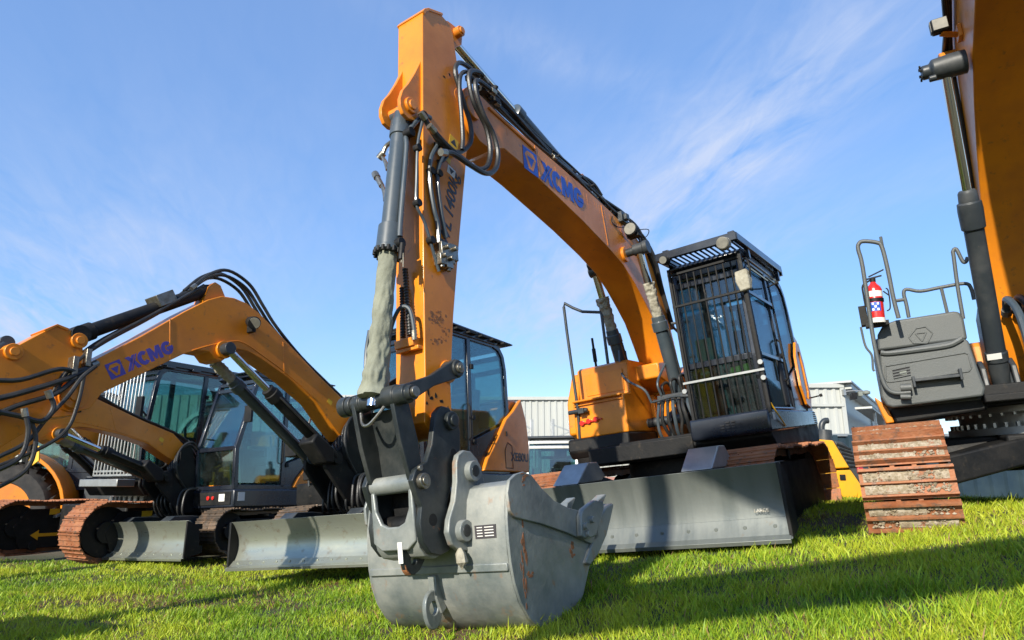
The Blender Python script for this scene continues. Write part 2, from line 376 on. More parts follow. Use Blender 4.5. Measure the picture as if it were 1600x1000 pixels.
def hyd(par, name, p0, p1, r, rod_r, split, m=None, sleeve=None, head=1.25):
    """hydraulic cylinder: barrel p0->split, rod split->p1"""
    p0, p1 = Vector(p0), Vector(p1); d = (p1-p0); L = d.length; s = L*split
    mb = MB(); mb.lathe(p0, p1, [(-r*.2, r*.7), (r*.4, r), (s-r*2.4, r), (s-r*2.35, r*head), (s-r*.9, r*head), (s-r*.85, r*1.06), (s, r*1.02)], 28)
    ax = Vector((0, 1, 0)); mb.cyl(p0-ax*r*.9, p0+ax*r*.9, r*1.05, 20)
    c = obj(name, mb, m or M_CYL, par, .003)
    rd = MB(); rd.cyl(p0+d*split*.98, p1, rod_r, 20)
    obj('rod', rd, M_CHR, c)
    e = MB(); e.cyl(p1-ax*r*.8, p1+ax*r*.8, r*.95, 20); obj('rod_eye', e, M_DG, c, .004)
    pp = MB(); x, y = pp._fr(d); off = Vector((0, r*1.15, 0)) + Vector((r*.3, 0, 0)); dn = d.normalized()
    pp.tube([p0+dn*.1+off*.8, p0+dn*.14+off*1.1, p0+dn*(s*.5)+off*1.1, p0+dn*(s-r*2.6)+off*1.1, p0+dn*(s-r*1.6)+off*.7], r*.16, 8, smooth=False)
    obj('pipe', pp, M_RUB, c)
    return c, p0+d*split, p1
def sleeve(par, p0, p1, r, m, amp=.22, fr=28, seed=0, n=40, ends=.85, bulge=0):
    p0, p1 = Vector(p0), Vector(p1); L = (p1-p0).length; K = max(14, int(L*90))
    prof = [(L*i/K, r*(1+bulge*(i/K)**6)) for i in range(K+1)]
    def f(t, a):
        q = Vector((cos(a)*1.3, sin(a)*1.3, t*fr*.35+seed)); k = t/L
        w = (noise.noise(q)*amp + noise.noise(q*2.3)*amp*.5)*(.35+.65*k)
        ridge = amp*.55*abs(sin(t*fr*(1+.3*noise.noise(Vector((a, t*2, seed))))+2.5*noise.noise(Vector((cos(a), sin(a), t*3+seed)))))*(.18+.82*k**2.5)
        return max(.5, ends+w+ridge)
    mb = MB().lathe(p0, p1, prof, n, f)
    return obj('canvas_sleeve', mb, m, par, sharp=80)
def cab_generic(root_, u0, u1, v0, v1, w0, w1, floor_w, cut=.35, slope=.10, accent=None, sill_w=None, dark=False, winhi=None):
    """glazed cab. side outline in (u,w): slightly raked front, chamfered rear"""
    t = .055; G = M_GLD if dark else M_GL
    side = [(u0+.05, w0), (u1, w0), (u1+.02, w0+.55), (u1-slope+.01, w1-.16), (u1-slope-.03, w1-.06), (u1-slope-.12, w1), (u0+.26, w1), (u0+.13, w1-.035), (u0+.045, w1-.13), (u0+.01, w1-.30), (u0-.0, w0+.75)]
    c = MB()
    n = len(side)
    for v in (v0+t/2, v1-t/2):
        for i in range(n):
            a, b = side[i], side[(i+1) % n]; c.beam((a[0], v, a[1]), (b[0], v, b[1]), t, t*1.25)
        um = u0+(u1-u0)*.50
        c.beam((um, v, w0), (um-.03, v, w1), t, t*1.4)
        for a in side: c.cyl((a[0], v-t/2+.001, a[1]), (a[0], v+t/2-.001, a[1]), t*.62, 12)
    for a in side: c.beam((a[0], v0+.02, a[1]), (a[0], v1-.02, a[1]), t*1.1, t*1.1, side=(1, 0, 0))
    # lower body panels
    c.box(u0+.03, u1-.0, v0+.012, v1-.012, floor_w, w0+.01)
    c.prism([(u0+.03, w0), (um-.02, w0), (um-.02, w0+.34), (u0+.02, w0+.62)], v0+.012, v1-.012)
    cab = obj('cab', c, M_CAB, root_, .007)
    rf = MB().prism([(u0+.24, w1-.005), (u1-slope-.06, w1-.005), (u1-slope+.02, w1+.03), (u1-slope-.02, w1+.07), (u0+.24, w1+.06), (u0+.16, w1+.025)], v0-.015, v1+.015)
    obj('cab_roof', rf, M_CAB, cab, .012)
    def pane(nm, pts): # quad panes with thickness
        P = [Vector(p) for p in pts]; nrm = (P[1]-P[0]).cross(P[2]-P[0]).normalized()*.005
        mb = MB(); k = len(P); mb.add([p-nrm for p in P]+[p+nrm for p in P], [tuple(range(k-1, -1, -1)), tuple(range(k, 2*k))]+[(i, (i+1) % k, k+(i+1) % k, k+i) for i in range(k)])
        return obj(nm, mb, G, cab)
    for v in (v0+.02, v1-.02):
        pane('side_window', [(um+.03, v, w0+.06), (u1-.02, v, w0+.06), (u1-.01, v, w0+.55), (u1-slope-.005, v, w1-.16), (u1-slope-.045, v, w1-.08), (u1-slope-.13, v, w1-.03), (um, v, w1-.03)])
        pane('side_window', [(u0+.04, v, w0+.66), (um-.05, v, w0+.38), (um-.07, v, w1-.03), (u0+.26, v, w1-.03), (u0+.14, v, w1-.065), (u0+.07, v, w1-.15), (u0+.04, v, w1-.30)])
    pane('windscreen', [(u1+.012, v0+.05, w0+.57), (u1+.012, v1-.05, w0+.57), (u1-slope+.005, v1-.05, w1-.11), (u1-slope+.005, v0+.05, w1-.11)])
    pane('lower_windscreen', [(u1, v0+.05, w0+.04), (u1, v1-.05, w0+.04), (u1+.015, v1-.05, w0+.52), (u1+.015, v0+.05, w0+.52)])
    pane('rear_window', [(u0+.03, v0+.05, w0+.66), (u0+.03, v1-.05, w0+.66), (u0+.04, v1-.05, w1-.13), (u0+.04, v0+.05, w1-.13)])
    s = MB(); vm = (v0+v1)/2; um2 = u0+(u1-u0)*.40; fw = w0+.05
    s.prism([(um2-.22, fw+.30), (um2+.26, fw+.30), (um2+.28, fw+.42), (um2-.18, fw+.44)], vm-.24, vm+.24)
    s.prism([(um2-.30, fw+.40), (um2-.16, fw+.40), (um2-.26, fw+1.0), (um2-.40, fw+1.0)], vm-.22, vm+.22)
    s.prism([(um2-.42, fw+1.02), (um2-.28, fw+1.02), (um2-.30, fw+1.24), (um2-.42, fw+1.24)], vm-.13, vm+.13)
    for q in (-1, 1):
        s.box(um2-.05, um2+.35, vm+q*.30-.05, vm+q*.30+.05, fw+.05, fw+.56); s.cyl((um2+.30, vm+q*.3, fw+.5), (um2+.34, vm+q*.3, fw+.72), .02)
    obj('operator_seat', s, M_SEAT, cab, .02)
    s = MB(); s.box(um2-.3, um2+.2, v0+.06, v0+.16, fw, fw+.62); s.box(u1-.25, u1-.18, v0+.08, v0+.25, fw+.55, fw+.78); s.tube([(u1-.35, vm-.1, fw), (u1-.28, vm-.1, fw+.5), (u1-.30, vm-.1, fw+.62)], .014); s.tube([(u1-.35, vm+.1, fw), (u1-.28, vm+.1, fw+.5), (u1-.30, vm+.1, fw+.62)], .014)
    obj('console', s, M_CREAM, cab, .01)
    s = MB(); s.cyl((um-.06, v1+.0, w0+.62), (um-.06, v1+.02, w0+.62), .03, 12); s.tube([(um+.05, v1+.0, w0+.35), (um+.05, v1+.035, w0+.38), (um+.05, v1+.035, w0+.75), (um+.05, v1+.0, w0+.78)], .012, smooth=False)
    s.box(um-.09, um-.04, v1-.01, v1+.02, w0+.3, w0+.36); s.box(um-.09, um-.04, v1-.01, v1+.02, w1-.4, w1-.34)
    objs('door_handle', s, M_BK, cab, .003)
    return cab
def copy_tree(o, parent=None):
    c = o.copy(); COL.objects.link(c); c.parent = parent
    for ch in list(o.children): copy_tree(ch, c)
    return c
def corr(par, name, P0, P1, w0, w1, m, pitch=.2, depth=.03, th=.01):
    """corrugated sheet wall from P0 to P1 (x,y), between heights w0(t), w1(t)"""
    P0, P1 = Vector((*P0, 0)), Vector((*P1, 0)); d = P1-P0; L = d.length; d.normalize(); nn = Vector((d.y, -d.x, 0))
    K = int(L/pitch); mb = MB(); pr = []
    for i in range(K):
        for f, h in ((0, 0), (.15, 0), (.25, 1), (.55, 1), (.65, 0)): pr.append(((i+f)*pitch, h*depth))
    pr.append((L, 0)); n = len(pr); vs = []; f0 = w0 if callable(w0) else (lambda s: w0); f1 = w1 if callable(w1) else (lambda s: w1)
    for s, h in pr:
        p = P0+d*s+nn*h; q = p-nn*th
        vs += [(p.x, p.y, f0(s)), (p.x, p.y, f1(s)), (q.x, q.y, f1(s)), (q.x, q.y, f0(s))]
    fs = []
    for i in range(n-1):
        a = 4*i; b = a+4
        fs += [(a, b, b+1, a+1), (a+1, b+1, b+2, a+2), (a+2, b+2, b+3, a+3), (a+3, b+3, b, a)]
    fs += [(0, 1, 2, 3), (4*n-4, 4*n-1, 4*n-2, 4*n-3)]
    mb.add(vs, fs); return obj(name, mb, m, par, sharp=20)

# ================================================================== MAIN EXCAVATOR
M = Frame((1.85, 7.7, .12), 34, 5.3, -4)
R = root('excavator', 'large orange excavator with grey bucket resting on the grass and a barred cab guard', 'excavator', M)
def V(u, v, w): return Vector((u, v, w))
# --- boom
bp = [(3.42,3.97),(3.36,4.03),(3.19,4.03),(2.83,3.94),(2.56,3.91),(2.05,3.84),(1.51,3.76),(.95,3.66),(.38,3.53),(.10,3.40),(-.12,3.15),(-.27,2.75),(-.37,2.2),(-.44,1.62),
      (-.40,1.45),(-.28,1.38),(-.16,1.45),(-.10,1.9),(-.03,2.11),(.07,2.31),(.22,2.58),(.38,2.74),(.58,2.92),(.80,3.07),(1.14,3.20),(1.63,3.35),(2.1,3.47),(2.5,3.57),(2.92,3.65),(3.02,3.62),(3.12,3.56),(3.28,3.58),(3.38,3.66),(3.44,3.80)]
boom = obj('boom', MB().prism(bp, -.17, .17), M_OR, R, .007)
tr = MB()       # weld beads and flanges running along the plate edges
for v in (-.171, .171):
    for u, w0_, w1_ in ((2.38, 3.575, 3.875), (1.12, 3.22, 3.66)):
        tr.beam((u, v, w0_), (u+.02, v, w1_), .006, .014, side=(0, 1, 0))
tr.tube([(3.1, .175, 3.95), (2.6, .175, 3.86), (2.42, .178, 3.82)], .012, 6)
objs('weld_seam', tr, M_OR, boom)
bs = MB()
for (u, w, r) in ((.74, 3.20, .085), (3.34, 3.84, .10)): bs.cyl((u, -.20, w), (u, .20, w), r, 26)
objs('pin_boss', bs, M_OR, boom, .006)
pin = MB().cyl((.72, -.28, 3.20), (.72, .42, 3.22), .045, 18); pin.cyl((.72, .40, 3.22), (.72, .45, 3.22), .075, 18)
objs('boom_pin', pin, M_DG, boom, .004)
a0 = M.p3(.1715, 815, 260); ex = M.p3(.1715, 903, 326)-M.p3(.1715, 838, 279); up = M.p3(.1715, 812, 222)-a0
exn = ex.normalized(); upn = (up - exn*up.dot(exn)).normalized()
hL = (M.p3(.1715, 813, 220)-M.p3(.1715, 821, 262)).length*.86
brand(boom, M.p3(.1725, 819, 262), exn, upn, .205, M_BLUE, M_OR)
lamp = MB().cyl((.62, .19, 3.44), (.62, .30, 3.46), .02, 10); lamp.cyl((.70, .27, 3.48), (.60, .27, 3.47), .075, 18); lamp.box(.56, .66, .2, .34, 3.40, 3.43)
lo = obj('work_lamp', lamp, M_BK, boom, .004); obj('lamp_lens', MB().cyl((.70, .27, 3.48), (.708, .27, 3.481), .066, 18), M_LENSD, lo)
obj('junction_block', MB().box(.60, .74, .12, .22, 3.58, 3.70).box(.63, .71, .22, .26, 3.60, 3.67), M_DG, boom, .008)
# --- arm
ap = [(3.79,4.49),(3.77,4.53),(3.72,4.55),(3.55,4.60),(3.45,4.57),(3.42,4.49),(3.41,4.29),(3.39,3.95),(3.37,3.6),(3.45,3.3),(3.61,2.73),(3.78,2.09),(3.88,1.62),(3.90,1.40),(3.94,1.31),(4.02,1.27),(4.10,1.29),(4.17,1.37),(4.13,1.61),(4.05,2.35),(3.95,3.2)]
arm = obj('arm', MB().prism(ap, -.125, .125), M_OR, R, .005)
e = MB().prism([(3.80,4.49),(3.77,4.53),(3.72,4.565),(3.545,4.62),(3.54,4.60),(3.71,4.545),(3.75,4.51),(3.775,4.47)], -.135, .135)   # cap plate lip
e.prism([(3.52,4.42),(3.52,4.60),(3.40,4.66),(3.28,4.66),(3.22,4.60),(3.24,4.52),(3.36,4.42),(3.40,4.2),(3.45,4.1)], .04, .075)
e.prism([(3.52,4.42),(3.52,4.60),(3.40,4.66),(3.28,4.66),(3.22,4.60),(3.24,4.52),(3.36,4.42),(3.40,4.2),(3.45,4.1)], -.075, -.04)
obj('arm_cylinder_bracket', e, M_OR, arm, .004)
pm = MB().cyl((3.30, -.12, 4.595), (3.30, .13, 4.595), .045, 20); pm.cyl((3.30, .125, 4.595), (3.30, .145, 4.595), .03, 16)
obj('cylinder_pin', pm, M_OR, arm, .004)
ears = MB()
ep = [(3.80,4.14),(3.86,4.02),(3.93,3.90),(4.01,3.78),(4.075,3.70),(4.11,3.62),(4.115,3.56),(4.09,3.51),(4.04,3.49),(3.98,3.50),(3.93,3.55),(3.88,3.63)]
for v in (-.105, .075): ears.prism(ep, v, v+.03)
ears.cyl((4.01, .10, 3.60), (4.01, .125, 3.60), .06, 22); ears.cyl((4.01, -.13, 3.60), (4.01, -.105, 3.60), .06, 22)
obj('cylinder_ear', ears, M_OR, arm, .004)
objs('ear_pin', MB().cyl((4.01, -.14, 3.60), (4.01, .137, 3.60), .036, 20), M_ORD, arm, .004)
b = MB(); J = (3.42, 3.86)
b.cyl((J[0], .12, J[1]+.07), (J[0], .128, J[1]+.07), .07, 24)
b.cyl((3.90, .12, 1.70), (3.90, .135, 1.70), .075, 22); b.cyl((4.03, -.14, 1.36), (4.03, .14, 1.36), .09, 26)
objs('arm_boss', b, M_OR, arm, .004)
# rust patches low on the arm (real flaking, a layer proud of the paint)
rs = MB(); random.seed(3)
for (cx, cy, sx, sy, k) in ((3.955, 2.06, .085, .05, 30), (3.89, 1.98, .07, .035, 14), (3.97, 1.90, .06, .035, 18)):
    for i in range(k):
        x = cx+random.gauss(0, sx*.5); y = cy+random.gauss(0, sy*.55); q = random.uniform(.004, .016)
        if x > 4.06+(2.3-y)*.12 or x < 3.80: continue
        z = .1252+i*.00004+cx*.00002
        rs.prism([(x+q*random.uniform(.6, 1.5)*cos(a), y+q*random.uniform(.4, 1)*sin(a)) for a in [j*.9 for j in range(7)]], .12, z)
obj('rust_patch', rs, M_BKR, arm)
st = MB()
for x, y, a, b_ in ((669,612,.010,.030),(674,622,.016,.014),(681,618,.012,.020),(690,627,.02,.010),(667,630,.012,.010),(700,642,.008,.03),(694,120,.012,.012),(702,116,.010,.016)):
    c = M.at(x, y, .1252); st.prism([(c[0]+a*random.uniform(.6, 1.3)*cos(t), c[1]+b_*random.uniform(.6, 1.3)*sin(t)) for t in [i*.7 for i in range(9)]], .12, .1254+x*1e-6)
obj('grease_stain', st, M_BK, arm)
st = MB(); random.seed(44)
for i in range(46):
    u = random.uniform(.5, 3.0); top_ = 3.53+(u-.38)*.16; L_s = random.uniform(.03, .16); w_s = random.uniform(.003, .009)
    st.prism([(u-w_s, top_-.02), (u+w_s, top_-.015), (u+w_s*.7, top_-L_s), (u-w_s*.3, top_-L_s*1.1)], .165, .1704+i*1e-5)
obj('grime_run', st, M_ORD, boom)
# arm decals and lettering, reading up the arm
d1 = M.p3(.1262, 701, 330); dirU = (M.p3(.1262, 712, 262)-M.p3(.1262, 692, 395)).normalized(); dirV = dirU.cross(Vector((0, 1, 0)))*1
# text reads upward on the +v face: x axis up the arm, y axis toward the front (u+)
exx = dirU; eyy = Vector((0, 1, 0)).cross(exx).normalized()
tx = text_mesh('SWL 1400kg', .142, .018, .25)
obj('load_lettering', place(tx, M.p3(.1262, 702, 331), exx, eyy), M_TXT, arm)
dq = decal(arm, M.p3(.1264, 708, 228), eyy*-1, exx, .10, .16, M_YDEC, 'warning_decal')
obj('decal_print', place(MB().prism([(-.035,.01),(.035,.01),(0,.065)], .0016, .0024, 'w').prism([(-.024,.016),(.024,.016),(0,.053)], .0025, .0033, 'w'), M.p3(.1264, 708, 228), eyy*-1, exx), M_TXT, dq)
dq = decal(arm, M.p3(.1264, 705, 268), eyy*-1, exx, .09, .07, M_WHT, 'white_decal')
obj('decal_print', place(MB().prism([(-.028,.02),(.028,.02),(0,-.026)], .0016, .0024, 'w'), M.p3(.1264, 705, 268), eyy*-1, exx), M_TXT, dq)
dq = decal(arm, M.p3(.1264, 700, 250), eyy*-1, exx, .06, .045, M_YDEC, 'warning_decal')
# --- cylinders
fR, fL = V(.20, .34, 1.43), V(.05, -.26, 1.45)
c1, a, bq = hyd(R, 'boom_cylinder', fR, V(.72, .34, 3.22), .068, .042, .60, M_CYL); sleeve(c1, a+(bq-a)*-.02, a+(bq-a)*.50, .062, M_CANV2, .30, 60, 3)
c2, a, bq = hyd(R, 'boom_cylinder', fL, V(.66, -.24, 3.14), .068, .042, .62, M_CYL); sleeve(c2, a+(bq-a)*-.02, a+(bq-a)*.55, .068, M_CANV2, .34, 52, 8)
# bucket cylinder: barrel hangs from the arm ears, canvas over the rod
top, mid, bot = V(3.985, 0, 3.585), V(4.245, 0, 2.47), V(4.43, 0, 1.60)
bot = V(*(lambda q: (q[0], 0, q[1]))(M.at(583, 636, 0))); dirc = (bot-top).normalized()
mid = top + dirc*1.14
mb = MB().lathe(top, mid, [(-.05, .05), (.0, .062), (.07, .066), (.075, .074), (.20, .074), (.205, .064), (.93, .064), (.94, .082), (1.10, .084), (1.105, .092), (1.135, .092), (1.14, .07)], 32)
mb.cyl(top-Vector((0, .07, 0)), top+Vector((0, .07, 0)), .06, 22)
bc = obj('bucket_cylinder', mb, M_CYL, R, .002)
bo = MB(); x_, y_ = bo._fr(dirc)
for i in range(16):
    a = 2*pi*i/16; c = top+dirc*1.12+(x_*cos(a)+y_*sin(a))*.088; bo.cyl(c, c+dirc*.035, .012, 8)
obj('gland_bolt', bo, M_BK, bc)
obj('rod', MB().cyl(mid, bot, .042, 20), M_CHR, bc)
sleeve(bc, mid+dirc*.005, bot-dirc*.06, .070, M_CANV, .27, 24, 1.5, n=64, bulge=.38)
tie = MB()
for i, (dx, ln) in enumerate(((.02, .10), (.05, .14), (-.01, .08))):
    q = mid+Vector((0, .06+dx*.3, 0))+x_*-.03; tie.tube([q-dirc*.03, q+Vector((.01, .03, -.03)), q+dirc*ln+Vector((0, .02+dx*.4, 0))], .003, 6)
obj('tie_string', tie, M_CANV2, bc)
pp = MB(); s0 = lambda t, y, x: top+dirc*t+Vector((0, y, 0))+x_*x
pp.tube([M.p3(.10, 662, 182), M.p3(.10, 650, 190), s0(.22, .095, .03), s0(.34, .098, .02), s0(.9, .105, .02), s0(1.04, .10, .01)], .019, 10, smooth=True)
pp.cyl(M.p3(.10, 657, 178), M.p3(.11, 671, 186), .028, 12)
obj('pipe', pp, M_CYL, bc)
pp = MB(); pp.cyl(s0(.2, .05, 0), s0(.2, .12, 0), .035, 14); pp.cyl(s0(1.09, .05, 0), s0(1.09, .13, .01), .035, 12); pp.tube([s0(1.1, .13, .01), s0(1.2, .13, .01), s0(1.22, .13, .01)], .02)
objs('pipe_clamp', pp, M_BK, bc, .003)
lf = MB()    # fittings on the far side of the cylinder
lf.tube([s0(.20, -.06, 0), s0(.22, -.13, 0), s0(.29, -.16, 0)], .016); lf.cyl(s0(.27, -.15, 0), s0(.30, -.19, 0), .026, 10); lf.tube([s0(.3, -.16, 0), s0(.36, -.12, 0), s0(.44, -.09, 0)], .014)
lf.cyl(s0(.44, -.20, 0), s0(.56, -.13, 0), .020, 10); lf.cyl(s0(.42, -.215, 0), s0(.47, -.185, 0), .026, 8); lf.tube([s0(.55, -.13, 0), s0(.62, -.10, 0), s0(.7, -.08, 0)], .015)
obj('hose_coupling', lf, M_FIT, bc)
# arm cylinder along the boom top
ab = V(1.30, 0, 3.93); at_ = V(3.30, 0, 4.595)
c3 = MB(); d3 = (at_-ab).normalized(); c3.lathe(ab, at_, [(-.03, .05), (.05, .068), (1.05, .068), (1.06, .08), (1.16, .08), (1.17, .06)], 24); c3.cyl(ab-Vector((0, .07, 0)), ab+Vector((0, .07, 0)), .06, 16)
c3o = obj('arm_cylinder', c3, M_CYL, R, .002); obj('rod', MB().cyl(ab+d3*1.1, at_, .038, 18), M_CHR, c3o)
mm = MB().prism([(1.05,3.64),(1.55,3.75),(1.40,3.95),(1.32,3.99),(1.22,3.96)], -.10, -.075); mm.prism([(1.05,3.64),(1.55,3.75),(1.40,3.95),(1.32,3.99),(1.22,3.96)], .075, .10)
objs('cylinder_bracket', mm, M_OR, boom, .004)
# --- hoses and pipes
def hose(nm, pts, r, m=M_RUB, par=R, fit=False, n=8):
    mb = MB().tube(pts, r, n); o = obj(nm, mb, m, par)
    if fit:
        q = MB()
        for i, j in ((0, 1), (-1, -2)):
            d = (Vector(pts[j])-Vector(pts[i])).normalized(); q.cyl(Vector(pts[i])-d*.01, Vector(pts[i])+d*.05, r*1.35, 8)
        objs('hose_fitting', q, M_FIT, o)
    return o
bt = lambda u: 3.53+(u-.38)*.205                      # boom top height
runs = [(.10, .055, .016), (.05, .075, .016), (.13, .10, .013), (.015, .10, .014), (-.03, .07, .016), (-.08, .10, .013), (-.12, .06, .016), (.09, .135, .012), (.145, .03, .017), (.155, .07, .014), (.07, .16, .017), (.0, .15, .017), (.11, .19, .011)]
for i, (v, h, r) in enumerate(runs):
    pts = [V(u, v+.012*sin(i*2+u*3), bt(u)+h+.018*sin(u*4+i*1.7)) for u in (3.12-.05*(i % 3), 2.8, 2.4, 2.0, 1.6, 1.2, .85)]
    pts += [V(.45, v+.01, bt(.45)+h+.03), V(.20, v+.06, bt(.2)+h-.02), V(-.02, v+.08, 3.28+h*.5), V(-.16, v+.06, 2.95), V(-.33, v+.05, 2.5)]
    hose('hydraulic_hose', pts, r)
def px(v, pts, dv=None): return [M.p3(v if dv is None else v+dv[i], x, y) for i, (x, y) in enumerate(pts)]
hose('hydraulic_hose', px(.18, [(744,118),(732,105),(717,98),(711,111),(717,135),(726,165),(735,195),(735,222),(720,237),(702,234),(684,219),(666,189),(658,177)]), .019, fit=True)
hose('hydraulic_hose', px(.24, [(760,128),(750,114),(735,112),(733,129),(741,162),(759,198),(766,234),(762,258),(747,264),(720,246),(696,225),(672,198)]), .020, fit=True)
hose('hydraulic_hose', px(.28, [(772,145),(756,132),(744,126),(744,144),(756,180),(771,210),(778,240),(774,264),(759,271),(735,258),(708,240),(690,238)]), .020, fit=True)
hose('hydraulic_hose', px(.20, [(748,120),(732,112),(720,117),(718,141),(721,180),(723,215),(722,234)]), .017)
hose('arm_pipe', px(.145, [(684,226),(673,248),(672,285),(678,325),(684,350),(686,385)]), .016, M_CYL)
hose('arm_pipe', px(.145, [(696,236),(685,262),(684,290),(690,335),(697,372)]), .015, M_CYL)
hose('arm_pipe', px(.145, [(660,190),(653,225),(651,280),(651,320),(662,344),(671,372),(680,404),(686,424)]), .011, M_CYL)
hose('grease_pipe', px(.135, [(700,238),(697,246),(690,252),(684,252)]), .014, M_RUB)
q = MB()
for x, y in ((672,268),(684,272),(651,232),(651,318),(672,376),(660,181),(684,226),(696,236)):
    c = M.p3(.14, x, y); q.cyl(c-Vector((0, .015, 0)), c+Vector((0, .03, 0)), .028, 10)
objs('pipe_clamp', q, M_BK, arm, .002)
q = MB()
for x, y, s in ((694,392,.045),(706,395,.045),(700,410,.035),(690,405,.03)):
    c = M.p3(.17, x, y); q.box(c.x-s, c.x+s, c.y-.045, c.y+.02, c.z-s*1.3, c.z+s*1.3); q.cyl(c+Vector((0, .02, .02)), c+Vector((0, .05, .02)), .018, 10); q.cyl(c-Vector((0, 0, s*1.2)), c-Vector((0, 0, s*1.9)), .018, 8)
obj('valve_block', q, M_FIT, arm, .004)
# spiral guarded hoses and block on the arm front
fr_u = lambda w: 4.17-(w-1.37)*.118
def spiral(p0, p1, r, turns, par):
    p0, p1 = Vector(p0), Vector(p1); K = turns*4; d = p1-p0; mb = MB(); L = d.length
    mb.lathe(p0, p1, [(L*i/K, r*(1.0 if i % 4 < 2 else .68)) for i in range(K+1)], 12); return obj('spiral_hose', mb, M_RUB, par)
spiral(V(fr_u(2.40)+.04, .00, 2.40), V(fr_u(1.93)+.05, .055, 1.93), .020, 22, R)
spiral(V(fr_u(2.30)+.03, -.04, 2.28), V(fr_u(1.93)+.05, -.005, 1.93), .018, 18, R)
f1 = V(fr_u(1.90), 0, 1.90)
q = MB().box(f1.x-.01, f1.x+.06, -.075, .085, 1.86, 1.915); q.box(f1.x-.01, f1.x+.045, -.08, .11, 1.835, 1.86)
obj('hose_block', q, M_ORD, arm, .004)
hose('grey_hose', [V(fr_u(1.88)+.06, .10, 1.90), V(fr_u(1.95)+.07, .105, 1.97), V(fr_u(2.05)+.09, .09, 2.09), V(fr_u(2.05)+.11, .03, 2.11), V(fr_u(2.0)+.13, -.03, 2.0), V(fr_u(1.8)+.14, -.06, 1.80), V(fr_u(1.65)+.15, -.07, 1.62), V(fr_u(1.5)+.14, -.06, 1.5)], .013, M_CYL, fit=True)
hose('grey_hose', [V(4.33, -.12, 1.98), V(4.34, -.15, 1.85), V(4.36, -.15, 1.7), V(4.40, -.12, 1.58)], .014, M_CYL)
# valve lumps and clamps on top of the boom bundle
q = MB(); random.seed(11)
for u, v, h, s in ((2.85, .06, .17, .06), (2.80, -.02, .15, .05), (3.0, .08, .10, .045), (3.08, .13, .06, .05), (2.95, .15, .03, .04), (3.2, .10, .10, .04), (1.95, .10, .10, .04), (2.0, .15, .045, .03), (1.3, .12, .11, .045), (1.35, .0, .14, .05), (.95, .10, .13, .04), (.55, .12, .12, .05), (1.6, .12, .13, .03), (.8, .13, .06, .04)):
    c = V(u, v, bt(u)+h); q.box(c.x-s, c.x+s, c.y-s*.8, c.y+s*.8, c.z-s*.6, c.z+s*.6)
    for k in range(2):
        d = Vector((random.uniform(-1, 1), random.uniform(-.5, 1), random.uniform(-.3, 1))).normalized(); q.cyl(c, c+d*s*1.9, s*.32, 8)
obj('hose_clamp', q, M_BK, boom, .004)
q = MB()
for u, v, h, s in ((3.02, .14, .07, .04), (2.93, .16, .02, .03), (2.02, .16, .03, .028), (2.9, .04, .20, .04), (2.82, .05, .235, .035)):
    c = V(u, v, bt(u)+h); q.box(c.x-s, c.x+s, c.y-s*.6, c.y+s*.6, c.z-s*.6, c.z+s*.6); q.cyl(c, c+Vector((s*1.6, 0, s*.9)), s*.4, 8)
objs('valve_fitting', q, M_FIT, boom, .003)
for k, (v, h) in enumerate(((.12, .14), (.05, .19))):
    hose('hydraulic_hose', [V(1.05, v, bt(1.05)+h), V(.78, v+.02, bt(.78)+h+.03), V(.5, v+.05, bt(.5)+h+.03), V(.36, v+.09, 3.55), V(.33, v+.10, 3.40), V(.30, v+.05, 3.2)], .015, fit=True)
hose('hydraulic_hose', [V(1.5, .10, bt(1.5)+.14), V(1.3, .10, bt(1.3)+.23), V(1.12, .12, bt(1.1)+.24), V(1.0, .13, bt(1.0)+.17)], .02)
hose('hydraulic_hose', [V(2.72, .05, bt(2.72)+.24), V(2.55, .08, bt(2.5)+.17), V(2.3, .09, bt(2.3)+.13), V(1.9, .08, bt(1.9)+.14), V(1.6, .1, bt(1.6)+.13)], .014)
hose('cable', [V(.66, .33, 3.46), V(.55, .42, 3.46), V(.52, .36, 3.40), V(.6, .26, 3.42)], .005, M_BK)
hose('cable', [V(.9, .175, 3.60), V(.95, .18, 3.52), V(.82, .18, 3.50), V(.70, .2, 3.52)], .005, M_BK)
# --- bucket linkage
cr = V(4.43, 0, 1.515); hp = V(4.33, 0, 1.02)
q = MB().lathe(cr-Vector((0, .29, 0)), cr+Vector((0, .29, 0)), [(0, .055), (.006, .062), (.06, .062), (.065, .048), (.15, .048), (.155, .060), (.18, .060), (.185, .052), (.37, .052), (.375, .066), (.46, .066), (.465, .058), (.54, .058), (.545, .045), (.58, .045)], 28)
link = obj('bucket_link', q, M_HITCH, R, .002)
for s in (-1, 1):
    pr = [(4.47, 1.56), (4.395, 1.57), (4.35, 1.50), (4.29, 1.25), (4.27, 1.05), (4.30, .985), (4.36, .985), (4.385, 1.05), (4.44, 1.25), (4.48, 1.50)]
    obj('link_plate', MB().prism(pr, s*.155-.016, s*.155+.016), M_HITCH, link, .005)
obj('link_web', MB().prism([(4.36, 1.46), (4.34, 1.46), (4.28, 1.25), (4.27, 1.05), (4.29, 1.05), (4.31, 1.25)], -.14, .14), M_HITCH, link, .003)
obj('link_tube', MB().cyl((hp.x, -.175, hp.z), (hp.x, .175, hp.z), .052, 26), M_BKT, link, .004)
objs('link_pin', MB().cyl(cr-Vector((0, .30, 0)), cr+Vector((0, .31, 0)), .032, 20).cyl((hp.x, -.2, hp.z), (hp.x, .205, hp.z), .03, 18), M_FIT, link, .003)
hose('grey_hose', [V(4.47, -.10, 1.45), V(4.50, -.06, 1.38), V(4.51, .0, 1.37), V(4.49, .06, 1.42), V(4.46, .09, 1.47)], .010, M_FIT)
